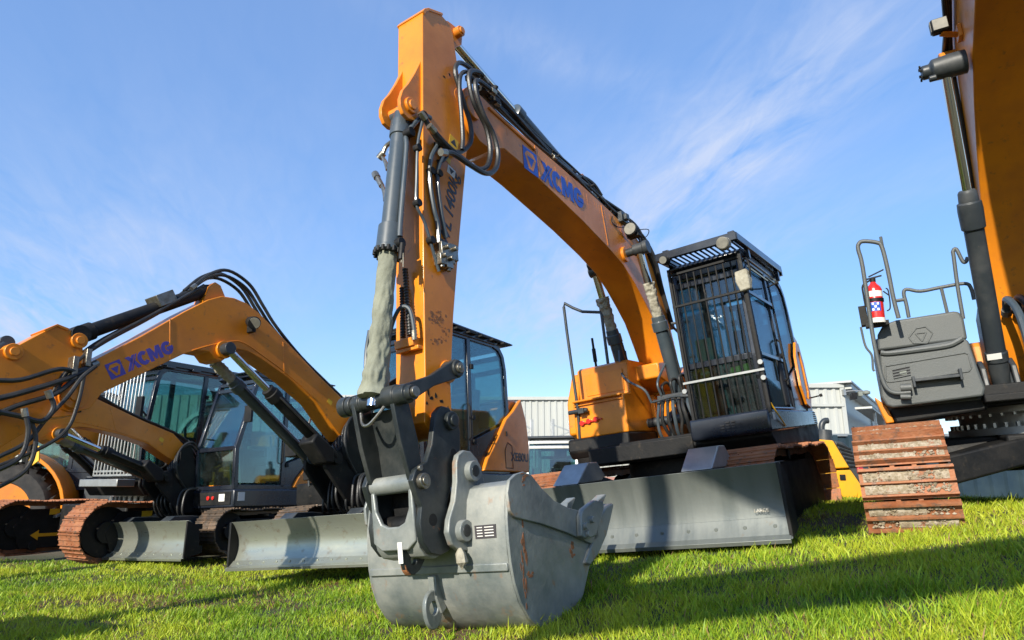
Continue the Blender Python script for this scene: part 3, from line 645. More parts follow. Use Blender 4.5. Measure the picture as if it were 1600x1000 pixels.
for s in (-1, 1):
    A, B = (3.93, 1.70), (4.43, 1.515); an = atan2(B[1]-A[1], B[0]-A[0]); dg = math.degrees(an)
    pr = ring_pts(A, .062, dg+70, dg+290, 12) + [((A[0]+B[0])/2+.03*sin(an), (A[1]+B[1])/2-.035*cos(an))] + ring_pts(B, .058, dg-110, dg+110, 12) + [((A[0]+B[0])/2-.03*sin(an), (A[1]+B[1])/2+.035*cos(an))]
    v0 = .145 if s > 0 else -.185
    if s > 0: lk = MB().prism(pr, .19, .23)
    else: lk = MB().prism(pr, -.225, -.185)
    lk.cyl((A[0], .13 if s > 0 else -.245, A[1]), (A[0], .245 if s > 0 else -.13, A[1]), .055, 22)
    so = obj('side_link', lk, M_HITCH, R, .006)
    objs('link_pin', MB().cyl((A[0], s*.12, A[1]), (A[0], s*.262, A[1]), .033, 18).cyl((A[0]+.0, s*.255, A[1]), (A[0], s*.27, A[1]), .02, 6), M_FIT, so, .003)
# quick hitch
qh = [(4.15,1.42),(4.09,1.46),(4.02,1.45),(3.95,1.39),(3.93,1.30),(3.945,1.20),(3.98,1.10),(4.05,1.01),(4.12,.88),(4.12,.76),(4.10,.66),(4.14,.615),(4.22,.60),(4.30,.62),(4.36,.69),(4.37,.79),(4.345,.88),(4.38,.95),(4.405,1.03),(4.37,1.09),(4.27,1.13),(4.21,1.23),(4.18,1.33)]
hq = obj('quick_hitch', MB().prism(qh, .165, .205), M_HITCH, R, .006)
obj('hitch_plate', MB().prism(qh, -.205, -.165), M_HITCH, hq, .006)
obj('hitch_cross_plate', MB().prism([(4.365,.72),(4.35,.66),(4.31,.61),(4.22,.585),(4.12,.61),(4.13,.64),(4.22,.615),(4.30,.64),(4.33,.69),(4.34,.73)], -.164, .164), M_BKT, hq, .006)
obj('hitch_front_plate', MB().prism([(-.163,.985),(-.163,.70),(-.10,.655),(.10,.655),(.163,.70),(.163,.985),(.135,.985),(.128,.88),(.09,.805),(.04,.785),(-.04,.785),(-.09,.805),(-.128,.88),(-.135,.985)], 4.345, 4.375, 'u'), M_BKT, hq, .008)
obj('hitch_core', MB().box(4.02, 4.20, -.163, .163, .64, 1.0).cyl((4.25,-.16,.78), (4.25,.16,.78), .06, 16), M_BK, hq, .01)
obj('hitch_pin', MB().cyl((4.025,-.235,1.365), (4.025,.235,1.365), .058, 24).cyl((4.025,.235,1.365), (4.025,.25,1.365), .035, 18), M_HITCH, hq, .004)
obj('hitch_pin', MB().cyl((hp.x,.2,hp.z), (hp.x,.235,hp.z), .045, 20).cyl((hp.x,.235,hp.z), (hp.x,.245,hp.z), .028, 16).cyl((hp.x+.01,.2,hp.z+.075), (hp.x+.01,.22,hp.z+.075), .017, 12), M_FIT, hq, .003)
obj('hitch_recess', MB().cyl((4.02,.2,1.17), (4.02,.2062,1.17), .028, 20).cyl((4.26,.2,.80), (4.26,.2062,.80), .035, 20), M_BK, hq)
def holed(c, r, R_, pts_out, v0, v1):
    """plate with a round hole: fan of quads between the hole and an outline sampled radially"""
    n = len(pts_out); mb = MB(); inn = []
    for p in pts_out:
        a = atan2(p[1]-c[1], p[0]-c[0]); inn.append((c[0]+r*cos(a), c[1]+r*sin(a)))
    rings = [[(p[0], v0, p[1]) for p in inn], [(p[0], v0, p[1]) for p in pts_out], [(p[0], v1, p[1]) for p in pts_out], [(p[0], v1, p[1]) for p in inn], [(p[0], v0, p[1]) for p in inn]]
    return mb.loft(rings, cap=False)
lug = [(4.36,.71),(4.33,.72),(4.28,.71),(4.2,.70),(4.16,.68),(4.17,.62),(4.20,.57),(4.24,.53),(4.29,.51),(4.33,.52),(4.36,.55),(4.375,.60),(4.375,.66)]
obj('lifting_lug', holed((4.285,.59), .026, 0, lug, .03, .06), M_HITCH, hq, .004)
obj('lug_paint', MB().box(4.376, 4.379, .028, .062, .585, .70), M_WHT, hq)
obj('lug_rust', MB().prism(ring_pts((4.29,.58), .075, -60, -5, 8)+ring_pts((4.29,.58), .068, -5, -60, 8), .027, .063), M_BKR, hq)
# --- bucket
BW = .55
bprof = [(3.70,.90),(3.80,.955),(3.90,.97),(3.97,.945),(4.01,.88),(4.035,.76),(4.045,.64),(4.045,.52),(4.03,.41),(3.99,.30),(3.92,.20),(3.82,.125),(3.70,.08),(3.56,.07),(3.42,.11),(3.28,.21),(3.14,.37),(3.03,.54),(2.95,.70)]
def thick(prof, t):
    out = []
    for i, p in enumerate(prof):
        a = Vector(prof[max(i-1, 0)]); c = Vector(prof[min(i+1, len(prof)-1)]); d = (c-a).normalized(); nn = Vector((d.y, -d.x)); out.append((p[0]+nn.x*t, p[1]+nn.y*t))
    return out
inner = thick(bprof, .016)
bk = obj('bucket', MB().prism(bprof+inner[::-1], -BW, BW), M_BKT, R, .003)
sp = bprof[1:]+[(2.99,.735),(3.10,.72),(3.20,.71),(3.36,.745),(3.51,.79),(3.64,.85),(3.72,.91),(3.76,.965)]
sp = [(3.97,.945),(4.01,.88),(4.035,.76),(4.045,.64),(4.045,.52),(4.03,.41),(3.99,.30),(3.92,.20),(3.82,.125),(3.70,.08),(3.56,.07),(3.42,.11),(3.28,.21),(3.14,.37),(3.05,.52),(3.02,.66),(3.20,.70),(3.36,.735),(3.51,.79),(3.64,.86),(3.74,.945),(3.82,.985),(3.90,.99)]
for s in (-1, 1):
    obj('side_plate', MB().prism(sp, s*BW-.012, s*BW+.012), M_BKT, bk, .004)
    rim = [(3.93,1.0),(3.84,1.01),(3.76,.985),(3.66,.90),(3.53,.815),(3.36,.755),(3.20,.72),(3.0,.70),(3.0,.53),(3.12,.50),(3.40,.60),(3.70,.69),(3.99,.76),(4.03,.80),(4.035,.90),(4.0,.97)]
    obj('side_cutter', MB().prism(rim, s*(BW+.012), s*(BW+.034)) if s > 0 else MB().prism(rim, -(BW+.034), -(BW+.012)), M_BKT, bk, .005)
q = MB()
q.prism(thick([(4.018,.62),(4.0,.50)], -.012)+[(3.99,.50),(4.015,.62)], -BW+.02, BW-.02) if False else q.beam((4.046,-BW+.01,.50), (4.046,BW-.01,.50), .045, .022, side=(0,0,1))

obj('wear_bead', q, M_BKT, bk, .006)
eye = obj('lifting_eye', holed((4.075,.29), .038, 0, [(4.075+.075*cos(radians(a)), .29+(.10 if sin(radians(a)) > 0 else .12)*sin(radians(a))) for a in range(0, 360, 20)], -.035, -.005), M_BKT, bk, .006)
obj('eye_pad', MB().prism([(4.06,.47),(4.03,.47),(3.98,.27),(4.02,.25),(4.06,.34)], -.05, .01), M_BKT, bk, .004)
earp = [(4.07,1.11),(4.045,1.155),(3.99,1.18),(3.92,1.17),(3.86,1.12),(3.82,1.02),(3.80,.93),(3.86,.90),(3.96,.88),(3.99,.80),(3.98,.70),(3.99,.64),(4.05,.60),(4.12,.61),(4.18,.65),(4.205,.72),(4.185,.79),(4.12,.89),(4.085,1.0)]
for s in (-1, 1):
    eo = obj('bucket_ear', MB().prism(earp, s*.245-.02, s*.245+.02), M_BKT, bk, .006)
    for (u, w) in ((3.945,1.05),(4.085,.715)):
        q = MB().cyl((u, s*.26, w), (u, s*.305, w), .062, 24); obj('ear_boss', q, M_BKT, eo, .004); obj('pin_end', MB().cyl((u, s*.16, w), (u, s*.309, w), .036, 20), M_HITCH, eo, .003)
pl = MB().box(4.034, 4.046, .33, .48, .66, .735)
pq = obj('data_plate', pl, M_TXT, bk); q = MB()
for i in range(4):
    for (a, b_) in ((.345, .385), (.40, .465)): q.box(4.0462, 4.0468, a, b_, .672+i*.016, .677+i*.016)
obj('plate_print', q, M_WHT, pq); 
tooth_u = [(2.99, .66)]
for i in range(5):
    v = -BW+.04+(2*BW-.08)*i/4
    q = MB(); q.loft([[(3.06, v-.055, .55), (3.06, v+.055, .55), (3.00, v+.055, .67), (3.00, v-.055, .67)], [(2.93, v-.05, .62), (2.93, v+.05, .62), (2.90, v+.05, .74), (2.90, v-.05, .74)], [(2.86, v-.032, .68), (2.86, v+.032, .68), (2.845, v+.032, .77), (2.845, v-.032, .77)], [(2.74, v-.04, .785), (2.74, v+.04, .785), (2.735, v+.04, .80), (2.735, v-.04, .80)]])
    q.cyl((2.95, v-.062, .67), (2.95, v+.062, .67), .02, 12); q.cyl((3.0, v-.06, .62), (3.0, v+.06, .62), .022, 12)
    obj('tooth', q, M_BKT, bk, .006)
pz = lambda v, pts: [M.at(x, y, v) for x, y in pts]
q = MB().prism(pz(.60, [(903,806),(907,795),(924,782),(938,783),(939,795),(932,822),(926,838),(913,843),(904,838)]), BW+.036, BW+.075)
cg = obj('corner_guard', q, M_BKT, bk, .008)
for x, y in ((914,822),(918,834),(924,812)):
    a = M.at(x, y, .63); obj('guard_bolt', MB().cyl((a[0],BW+.07,a[1]), (a[0],BW+.10,a[1]), .022, 14), M_BKT, cg, .003)
q = MB().prism(pz(.56, [(930,812),(943,792),(953,786),(955,790),(950,812),(944,836),(930,868),(918,884),(910,880),(920,850)]), BW-.07, BW+.034)
obj('corner_tooth', q, M_BKT, bk, .012)
q = MB().prism(pz(.56, [(918,862),(911,893),(902,920),(886,938),(856,956),(842,966),(838,962),(862,946),(884,918),(898,890),(908,862)]), BW-.30, BW-.0125)
obj('floor_lip', q, M_BKT, bk, .006)
q = MB(); random.seed(5)   # rust runs on the side plate and back
def blot(mb, pts, a, axis):
    mb.prism(pts, a[0], a[1], axis)
for (u, w, su, sw) in ((3.90,.60,.016,.10),(3.935,.50,.010,.07),(3.86,.43,.022,.03),(3.93,.36,.010,.08),(3.36,.50,.03,.05),(3.86,.965,.025,.025)):
    for k in range(7):
        x = u+random.gauss(0, su*.7); y = w+random.gauss(0, sw*.6); r1 = su*random.uniform(.35, .9); r2 = sw*random.uniform(.15, .5)
        yy = BW+.0345 if y > .60+.0 and x > 3.1 and y > .55+(x-3.12)*.27 else BW+.0125
        q.prism([(x+r1*cos(j)*random.uniform(.7, 1.2), y+r2*sin(j)*random.uniform(.7, 1.2)) for j in [i*.7 for i in range(9)]], yy-.003, yy+.0002+k*.0001)
obj('rust_run', q, M_BKR, bk)
obj('caked_mud', MB().lathe((4.12,.27,.625), (4.12,.27,.50), [(0,.01),(.03,.03),(.08,.035),(.10,.015),(.12,.004)], 9, lambda t, a: 1+.4*noise.noise(Vector((a, t*20, 1)))), M_CANV2, bk)

# --- upper body
q = MB().prism([(1.0,1.10),(.9,1.02),(-1.1,1.02),(-1.2,1.15),(-1.2,1.25),(1.0,1.22)], -.10, 1.38); q.prism([(.74,1.12),(.70,1.03),(-1.1,1.03),(-1.2,1.15),(-1.2,1.25),(.74,1.21)], -.74, -.10); q.box(.95, 1.02, -.45, .66, 1.04, 1.2)
obj('swing_platform', q, M_BK, R, .01)
q = MB().prism([(-.30,1.34),(.72,1.34),(.72,1.40),(.70,1.74),(.52,1.76),(.50,2.10),(.44,2.13),(-.30,2.13)], -.72, -.10)
q.box(.50, .755, -.70, -.12, 1.725, 1.75)
tb = obj('tool_locker', q, M_OR, R, .014)
q = MB().prism([(-.1,1.34),(.50,1.36),(.62,1.40),(.58,1.75),(.40,2.05),(.34,2.10),(-.1,2.10)], -.86, -.722); obj('locker_side', q, M_OR, tb, .02)
q = MB().prism([(.52,1.80),(.517,2.04),(.523,2.04),(.526,1.80)], -.62, -.16); q.box(.715, .728, -.70, -.12, 1.69, 1.70); obj('locker_panel', q, M_OR, tb, .003)
q = MB()
for i, v in enumerate((-.62, -.54, -.45)): q.cyl((.72, v, 1.50+.01*i), (.745, v, 1.50+.01*i), .028, 16); q.box(.72, .74, v, v+.07, 1.49+.01*i, 1.505+.01*i)
obj('hydraulic_port', q, M_RED, tb, .003)
q = MB().box(.60, .80, -.62, -.55, 1.60, 1.66); q.cyl((.76,-.75,1.63), (.76,-.52,1.63), .024, 12); obj('rail_bracket', q, M_DG, tb, .004)
obj('battery_box', MB().prism([(-.1,1.13),(.74,1.13),(.80,1.20),(.78,1.338),(-.1,1.338)], -.80, -.08), M_BK, R, .02)
q = MB().prism([(-.3,1.2),(-.3,1.95),(-.6,2.08),(-1.75,2.08),(-1.98,1.9),(-2.0,1.3),(-1.8,1.15)], -.86, .62); obj('engine_hood', q, M_OR, R, .04)
q = MB(); pts = [(-1.3, -.86), (-1.3, .75), (-1.8, .7), (-2.05, .5), (-2.1, 0.1), (-2.0, -.5), (-1.8, -.80)]; q.prism(pts, 1.18, 1.95, 'w'); obj('counterweight', q, M_DG, R, .04)
q = MB()
for sgn in (-.21, .18): q.prism([(-.62,1.2),(-.55,1.6),(-.36,1.72),(-.12,1.62),(.25,1.50),(.33,1.38),(.30,1.2)], sgn, sgn+.04)
q.cyl((-.30,-.24,1.46), (-.30,.25,1.46), .07, 20); q.cyl((.16,-.36,1.43), (.16,.42,1.43), .05, 18)
obj('boom_foot', q, M_DG, R, .006)
q = MB().box(-1.0, .0, -.16, -.05, 1.22, 1.75); q.prism([(-.2,1.75),(.28,1.9),(.28,2.06),(-.2,2.12)], -.17, .17); obj('valve_cover', q, M_OR, R, .015)
# hose cluster between boom foot and cab
q = MB().box(.42, .60, .22, .58, 1.62, 1.66); q.tube([(.60, .20, 1.62), (.66, .2, 1.60), (.66, .4, 1.62), (.66, .58, 1.60)], .012); obj('hose_manifold', q, M_DG, R, .004)
random.seed(21)
for i in range(7):
    v = .22+i*.055; s = random.uniform(-.03, .03)
    hose('hydraulic_hose', [V(.58+s, v, 1.62), V(.66+s, v+.01, 1.52), V(.66+s, v+.01*i-.02, 1.38), V(.60, v+s, 1.25), V(.45, v, 1.14)], .019 if i % 2 else .016, M_RUB if i % 3 else M_CYL, fit=True)
for i in range(3): hose('hydraulic_hose', [V(.50, .26+i*.1, 1.66), V(.52, .26+i*.1, 1.76+.03*i), V(.40, .28+i*.1, 1.80+.02*i), V(.30, .3+i*.09, 1.70), V(.2, .3, 1.5)], .016)
hose('cylinder_pipe', [V(.30, .30, 2.30), V(.36, .30, 2.12), V(.40, .30, 2.02), V(.62, .26, 1.80), V(.60, .27, 1.66)], .013, M_CYL, c1)
hose('cylinder_pipe', [V(.42, -.20, 2.25), V(.50, -.18, 2.0), V(.62, -.05, 1.86), V(.66, .12, 1.74), V(.62, .16, 1.60)], .013, M_CYL, c2)
# --- cab
cab = cab_generic(R, -.80, .98, .70, 1.40, 1.28, 2.80, 1.24, slope=.06, dark=True)
q = MB().prism([(-1.05,1.20),(1.12,1.13),(1.14,1.17),(1.12,1.33),(-.98,1.36),(-1.05,1.3)], .69, 1.415); cb = obj('cab_base', q, M_CAB, R, .02)
q = MB()
for r_ in range(4):
    for c_ in range(4):
        if (r_ == 3 and c_ in (0, 3)): continue
        q.box(1.118, 1.143, .98+c_*.05, 1.015+c_*.05, 1.185+r_*.024, 1.197+r_*.024)
obj('vent_slot', q, M_DARKOP, cb)
q = MB()
for i in range(6): q.box(-.98, -.86, 1.414, 1.418, 1.22+i*.022, 1.232+i*.022)
obj('vent_slot', q, M_DARKOP, cb); decal(cb, (.95, 1.4155, 1.27), (1, 0, 0), (0, 0, 1), .09, .07, M_WHT)
gp = [(-.80,1.38),(-.62,1.42),(-.50,1.62),(-.55,1.95),(-.70,2.12),(-.86,2.12),(-.92,1.9),(-.92,1.5)]
gi = [(-.70+(x+.70)*.62, 1.74+(y-1.74)*.72) for x, y in gp]
rr = MB(); rr.loft([[(x, 1.40, y) for x, y in gp], [(x, 1.425, y) for x, y in gp], [(x, 1.425, y) for x, y in gi], [(x, 1.40, y) for x, y in gi], [(x, 1.40, y) for x, y in gp]], cap=False)
obj('grille_surround', rr, M_OR, cab, .004); obj('cab_grille', MB().prism(gi, 1.39, 1.412), M_CAB, cab)
obj('rear_body_panel', MB().prism([(-.76,1.30),(-1.02,1.30),(-1.04,1.9),(-.98,2.18),(-.80,2.25)], .72, 1.395), M_OR, R, .02)
# guard: frame, vertical bars, cross bar, visor
gu = 1.10; g = MB(); vs = [.76+.0715*i for i in range(10)]
for i, v in enumerate(vs): g.cyl((gu, v, 1.33), (gu-.03, v, 2.72), .0085, 8)
for v in (.735, 1.425): g.beam((gu, v, 1.30), (gu-.03, v, 2.80), .028, .028)
for w in (1.31, 2.42, 2.74): g.beam((gu-.02*(w-1.3), .72, w), (gu-.02*(w-1.3), 1.44, w), .022, .03, side=(0, 0, 1))
gd = obj('front_guard', g, M_BK, cab, .002)
obj('guard_crossbar', MB().box(gu-.005, gu+.022, .70, 1.45, 1.665, 1.685).cyl((gu+.0,.71,1.60), (gu+.05,.71,1.60), .022, 10).cyl((gu,1.435,1.60), (gu+.05,1.435,1.60), .022, 10).cyl((gu,1.435,1.74), (gu+.05,1.435,1.74), .022, 10), M_GALV, gd)
g = MB()
for v in (.71, 1.45): g.beam((-.55, v, 2.93), (1.22, v, 2.90), .05, .075)
for u in (1.22, -.55): g.beam((u, .69, 2.90+.0), (u, 1.47, 2.90), .075, .05, side=(0, 0, 1))
for i in range(14): g.beam((.62, .75+i*.05, 2.885), (1.19, .75+i*.05, 2.88), .022, .01)
g.box(-.5, .62, .74, 1.42, 2.885, 2.90)
for u, v in ((.8,.72),(.8,1.44),(-.4,.72),(-.4,1.44)): g.box(u-.03, u+.03, v-.02, v+.02, 2.78, 2.90)
for v in (.78, 1.42): g.box(1.14, 1.20, v-.03, v+.03, 2.94, 2.965)
obj('roof_guard', g, M_CAB, cab, .004)
for v, s in ((1.36, 1.15), (.79, .8)):
    q = MB().cyl((1.25, v, 2.845), (1.33, v, 2.835), .055*s, 18, .05*s); q.cyl((1.20, v, 2.85), (1.25, v, 2.845), .035*s, 14, .055*s)
    l = obj('work_lamp', q, M_LENSD if s > 1 else M_BK, cab, .006); obj('lamp_lens', MB().cyl((1.331, v, 2.835), (1.336, v, 2.834), .044*s, 18), M_LENSD, l)
q = MB().tube([(.95,1.40,2.70), (1.05,1.47,2.72), (1.10,1.50,2.62), (1.08,1.48,2.5)], .010); obj('mirror_arm', q, M_BK, cab)
mr = obj('mirror', MB().loft([[(1.12,1.36,2.60),(1.12,1.47,2.61),(1.06,1.48,2.60),(1.06,1.37,2.58)],[(1.15,1.36,2.50),(1.15,1.48,2.50),(1.07,1.50,2.50),(1.07,1.37,2.50)],[(1.14,1.385,2.40),(1.14,1.48,2.41),(1.08,1.48,2.41),(1.08,1.39,2.40)]]), M_CANV2, cab, .012)
obj('rear_mirror', MB().tube([(.1,1.41,2.62),(.1,1.50,2.64)], .008).cyl((.1,1.5,2.64), (.1,1.53,2.645), .02, 10).tube([(-.9,1.41,1.5),(-.9,1.52,1.51)], .008).cyl((-.9,1.52,1.51), (-.9,1.545,1.515), .018, 10), M_BK, cab)
q = MB()
for v in (1.404,):
    for pts in ([(-.02,1.36),(.92,1.34),(.95,1.9),(.93,2.62),(.80,2.72),(-.02,2.72)],):
        for i in range(len(pts)): a, c = pts[i], pts[(i+1) % len(pts)]; q.cyl((a[0], v, a[1]), (c[0], v, c[1]), .012, 6)
    q.box(-.02, .93, v-.004, v+.012, 2.42, 2.45); q.box(-.02, .93, v-.004, v+.012, 1.83, 1.86)
obj('door_frame', q, M_CAB, cab)
obj('hivis_vest', MB().loft([[(.30,.92,1.90),(.30,1.15,1.90),(.33,1.15,1.90),(.33,.92,1.90)],[(.31,.94,1.80),(.31,1.16,1.82),(.36,1.16,1.82),(.36,.94,1.80)],[(.30,.95,1.72),(.30,1.14,1.71),(.33,1.14,1.71),(.33,.95,1.72)]]), M_HIVIS, cab, .01) if False else None
tag(obj('hivis_vest', MB().lathe((.62,1.02,1.75), (.62,1.22,1.76), [(0,.03),(.02,.055),(.10,.06),(.18,.055),(.20,.03)], 12, lambda t, a: 1+.35*noise.noise(Vector((a, t*20, 1)))), M_HIVIS, cab), None)
hose('strap', [V(1.05, 1.43, 1.38), V(.95, 1.44, 1.30), V(.75, 1.43, 1.23), V(.62, 1.42, 1.18)], .007, M_YDEC)
# handrails on the locker side
q = MB(); rl = [V(*(lambda s: (.72, s[0], s[1]))(M.atu(x, y, .72))) for x, y in ((907,700),(903,640),(893,570),(886,520),(881,480),(882,474),(895,481),(910,487),(938,488),(940,492),(945,530),(950,568))]
q.tube(rl, .0165, 10, 4, smooth=False); obj('handrail', q, M_DG, R)
q = MB(); q.tube([(.2,.64,2.62),(.5,.62,2.64),(.8,.60,2.62)], .012) if False else None
q = MB(); q.tube([(.6,.70,2.35),(.62,.52,2.37),(.5,.48,2.36),(.3,.48,2.3)], .014, smooth=False); q.tube([(.62,.70,1.98),(.6,.56,2.0),(.3,.52,1.98)], .012, smooth=False); obj('cab_handrail', q, M_DG, R)
q = MB().cyl((.6,-.42,2.1), (.6,-.42,2.42), .014, 10).cyl((.6,-.42,2.15), (.6,-.42,2.3), .022, 10); q.cyl((-.2,-.45,2.10),(-.2,-.45,2.35),.06,16); obj('exhaust_stub', q, M_BK, R, .003)
# --- undercarriage
q = MB().cyl((.1,.2,.86), (.1,.2,1.03), .58, 44); q.box(-.9, 1.05, -.35, .85, .50, .80); q.prism([(-.7,.35),(.9,.35),(1.0,.55),(.9,.8),(-.7,.8)], -.75, 1.15)
obj('undercarriage', q, M_BK, R, .02)
make_track(R, 1.24, .50, -1.05, 1.72, .10, .92, .165, M_RUST)
make_track(R, -.80, .50, -1.05, 1.72, .10, .92, .165, M_RUST)
bl = make_blade(R, -1.05, 1.62, 2.0, .34, .54, M_BLADE, arms=(-.20, 1.0), lip=.15, curve=.07)
q = MB().box(1.50, 1.95, -.32, -.08, .86, .885).box(1.50, 1.95, .90, 1.15, .86, .885)
q = MB()
for v in (-.22, .98): q.prism([(1.98,.885),(1.50,.885),(1.42,.93),(1.55,1.06),(1.72,1.06)], v-.13, v+.13)
objs('blade_step', q, M_GALV, bl, .01)
obj('blade_lettering', place(text_mesh('LARGE', .036, .006), V(1.978+.0, 1.42, .545), Vector((0, 1, 0)), Vector((-.25, 0, 1)).normalized()), M_FIT, bl)

# ================================================================== MIDI EXCAVATORS ON THE LEFT
def midi(name, label, fr, tilt, rzu, group, brand_on=True, model=True, blade_sh=0):
    R = root(name, label, 'excavator', fr, group=group)
    ft = (1.20, 1.46)                                   # boom foot pin in u,w
    T = lambda mb: mb.tilt(tilt, ft)
    def tp(u, v, w):
        ca, sa = cos(tilt), sin(tilt); return Vector((ft[0]+(u-ft[0])*ca-(w-ft[1])*sa, v, ft[1]+(u-ft[0])*sa+(w-ft[1])*ca))
    prof = [(1.15,1.55),(1.32,1.79),(1.73,2.04),(2.34,2.45),(2.50,2.55),(2.65,2.615),(2.79,2.635),(2.93,2.62),(3.07,2.55),(3.30,2.38),(3.67,2.08),(3.95,1.87),(4.12,1.74),
            (4.24,1.62),(4.27,1.52),(4.24,1.43),(4.14,1.38),(4.02,1.42),(3.95,1.55),(3.27,1.99),(3.13,2.05),(3.02,2.05),(2.96,1.99),(2.88,1.985),(2.82,2.04),(2.80,2.10),(2.72,2.13),(2.61,2.13),(2.45,2.08),(2.10,1.93),(1.72,1.72),(1.47,1.48),(1.30,1.34),(1.15,1.34),(1.08,1.44)]
    boom = obj('boom', T(MB().prism(prof, -.12, .12)), M_OR, R, .006)
    q = MB(); q.cyl((2.88,-.15,2.09), (2.88,.15,2.09), .085, 24); q.cyl((4.17,-.17,1.50), (4.17,.17,1.50), .10, 24); q.cyl((1.2,-.14,1.46), (1.2,.14,1.46), .09, 20)
    q.tube([(3.2,.122,2.03),(3.0,.122,2.12),(2.8,.122,2.19),(2.65,.122,2.20),(2.4,.122,2.10),(2.1,.122,1.96),(1.7,.122,1.73)], .006, 6)
    for u, w0_, w1_ in ((3.40,1.93,2.28),(2.15,1.97,2.30)): q.beam((u,.12,w0_), (u+.03,.12,w1_), .006, .012)
    objs('pin_boss', T(q), M_OR, boom, .003)
    objs('boom_pin', T(MB().cyl((2.88,-.22,2.09), (2.88,.165,2.09), .05, 20).cyl((4.17,-.18,1.50), (4.17,.185,1.50), .045, 20)), M_ORD, boom, .003)
    if brand_on:
        o = tp(3.885, .1215, 1.665); ex = (tp(3.39,.1215,1.95)-tp(3.86,.1215,1.665)); up = Vector((0,1,0)).cross(ex)*-1
        up = ex.cross(Vector((0,1,0)))
        if up.z < 0: up = -up
        brand(boom, o, ex, up, .118, M_PURP, M_OR)
    decal(boom, tp(1.52,.1215,1.74), (-1,0,-.6), (-.6,0,1), .07, .05, M_YDEC)
    # arm reaching down and forward out of the picture, with its bucket
    ap = [(4.13,1.95),(4.20,2.02),(4.34,2.035),(4.42,1.97),(4.57,1.84),(4.72,1.77),(5.35,1.02),(5.92,.42),(5.86,.30),(5.74,.30),(5.05,.70),(4.60,1.08),(4.30,1.32),(4.12,1.36),(4.05,1.46),(4.07,1.6)]
    arm = obj('arm', T(MB().prism(ap, -.10, .10)), M_OR, R, .006)
    q = MB(); q.cyl((4.16,-.125,1.945), (4.16,.125,1.945), .062, 22); q.cyl((4.60,-.125,1.78), (4.60,.125,1.78), .062, 22); q.cyl((4.17,-.12,1.5), (4.17,.115,1.5), .12, 26); objs('arm_boss', T(q), M_OR, arm, .004)
    q = MB(); q.cyl((4.16,-.14,1.945), (4.16,.14,1.945), .032, 18); q.cyl((4.60,-.14,1.78), (4.60,.14,1.78), .032, 18); obj('arm_pin', T(q), M_ORD, arm, .003)
    obj('cap_plate', T(MB().prism([(4.24,2.03),(4.33,2.05),(4.42,1.985),(4.40,1.97),(4.33,2.03),(4.25,2.01)], -.11, .11)), M_OR, arm, .003)
    bks = [(5.45,.62),(5.55,.74),(5.78,.76),(5.98,.62),(6.08,.40),(6.04,.10),(5.85,-.10),(5.55,-.16),(5.25,-.04),(5.05,.20)]
    inn = thick(bks, .015)
    bo = obj('bucket', T(MB().prism(bks+inn[::-1], -.58, .58)), M_BKT, R, .003)
    for s in (-1, 1): obj('side_plate', T(MB().prism(bks, s*.58-.01, s*.58+.01)), M_BKT, bo, .003)
    for i in range(4): obj('tooth', T(MB().box(4.92, 5.1, -.52+i*.32, -.43+i*.32, .16, .22)), M_BKT, bo, .004)
    hyd(R, 'bucket_cylinder', tp(4.62,0,1.86), tp(5.72,0,.72), .05, .03, .6)
    # arm cylinder on the boom top
    ab, at2 = tp(2.98,0,2.70), tp(4.15,0,2.0)
    d = (at2-ab).normalized(); L = (at2-ab).length
    q = MB().lathe(ab, at2, [(-.04,.04),(.03,.06),(L-.16,.06),(L-.15,.075),(L-.05,.075),(L-.04,.05),(L+.03,.05)], 22); q.cyl(at2-Vector((0,.12,0)), at2+Vector((0,.12,0)), .075, 18)
    ac = obj('arm_cylinder', q, M_BK, R, .003)
    q = MB(); c = ab+d*.52; q.box(c.x-.09, c.x+.09, -.09, .09, c.z+.0, c.z+.11); q.tilt(-.62+tilt, (c.x, c.z)) if False else q.tilt(-.56, (c.x, c.z)); obj('valve_block', q, M_FIT, ac, .005)
    q = MB().prism([(2.84,2.60),(3.10,2.50),(3.04,2.70),(2.98,2.76),(2.92,2.74)], -.08, .08); objs('cylinder_bracket', T(q), M_OR, boom, .004)
    for i, v in enumerate((-.09,-.04,.03,.085)):
        h = .05+.025*(i % 2)
        hose('hydraulic_hose', [tp(4.30,v+.07,1.50), tp(4.22,v+.06,1.70), tp(3.98,v+.03,1.90+h), tp(3.6,v,2.20+h), tp(3.3,v,2.45+h), tp(3.10,v,2.62+h)], .014, par=R)
        hose('hydraulic_hose', [tp(3.22,v,2.56+h), tp(3.05,v,2.72+h*1.3), tp(2.85,v,2.80+h*1.5), tp(2.6,v,2.76+h), tp(2.42,v,2.60+h*.6), tp(2.25,v,2.44+h*.3), tp(1.9,v*.8,2.18+.02), tp(1.5,v*.8,1.95), tp(1.25,v,1.78), tp(1.05,v,1.6)], .017, par=R, fit=(i == 3))
    for i, (r_, dz) in enumerate(((.022, 0), (.020, -.09), (.018, .10))):
        hose('hydraulic_hose', [tp(4.02,.12,1.78), tp(4.18,.17,1.66+dz*.3), tp(4.32,.18,1.58+dz), tp(4.55,.16,1.47+dz), tp(4.8,.13,1.36+dz*1.5), tp(5.0,.12,1.2)], r_, par=R, fit=True)
    q = MB(); c = tp(4.20,.14,1.70); q.box(c.x-.02, c.x+.02, .10, .19, c.z-.10, c.z+.10); c = tp(4.10,.14,1.80); q.box(c.x-.02, c.x+.02, .10, .17, c.z-.06, c.z+.08); obj('hose_clamp', q, M_FIT, R, .003)
    q = MB(); c = tp(2.60,.13,2.43); q.cyl(c, c+Vector((.05,.13,-.05)), .05, 14, .065); q.box(c.x-.02, c.x+.03, .12, .20, c.z-.12, c.z-.03); wl = obj('work_lamp', q, M_BK, boom, .004)
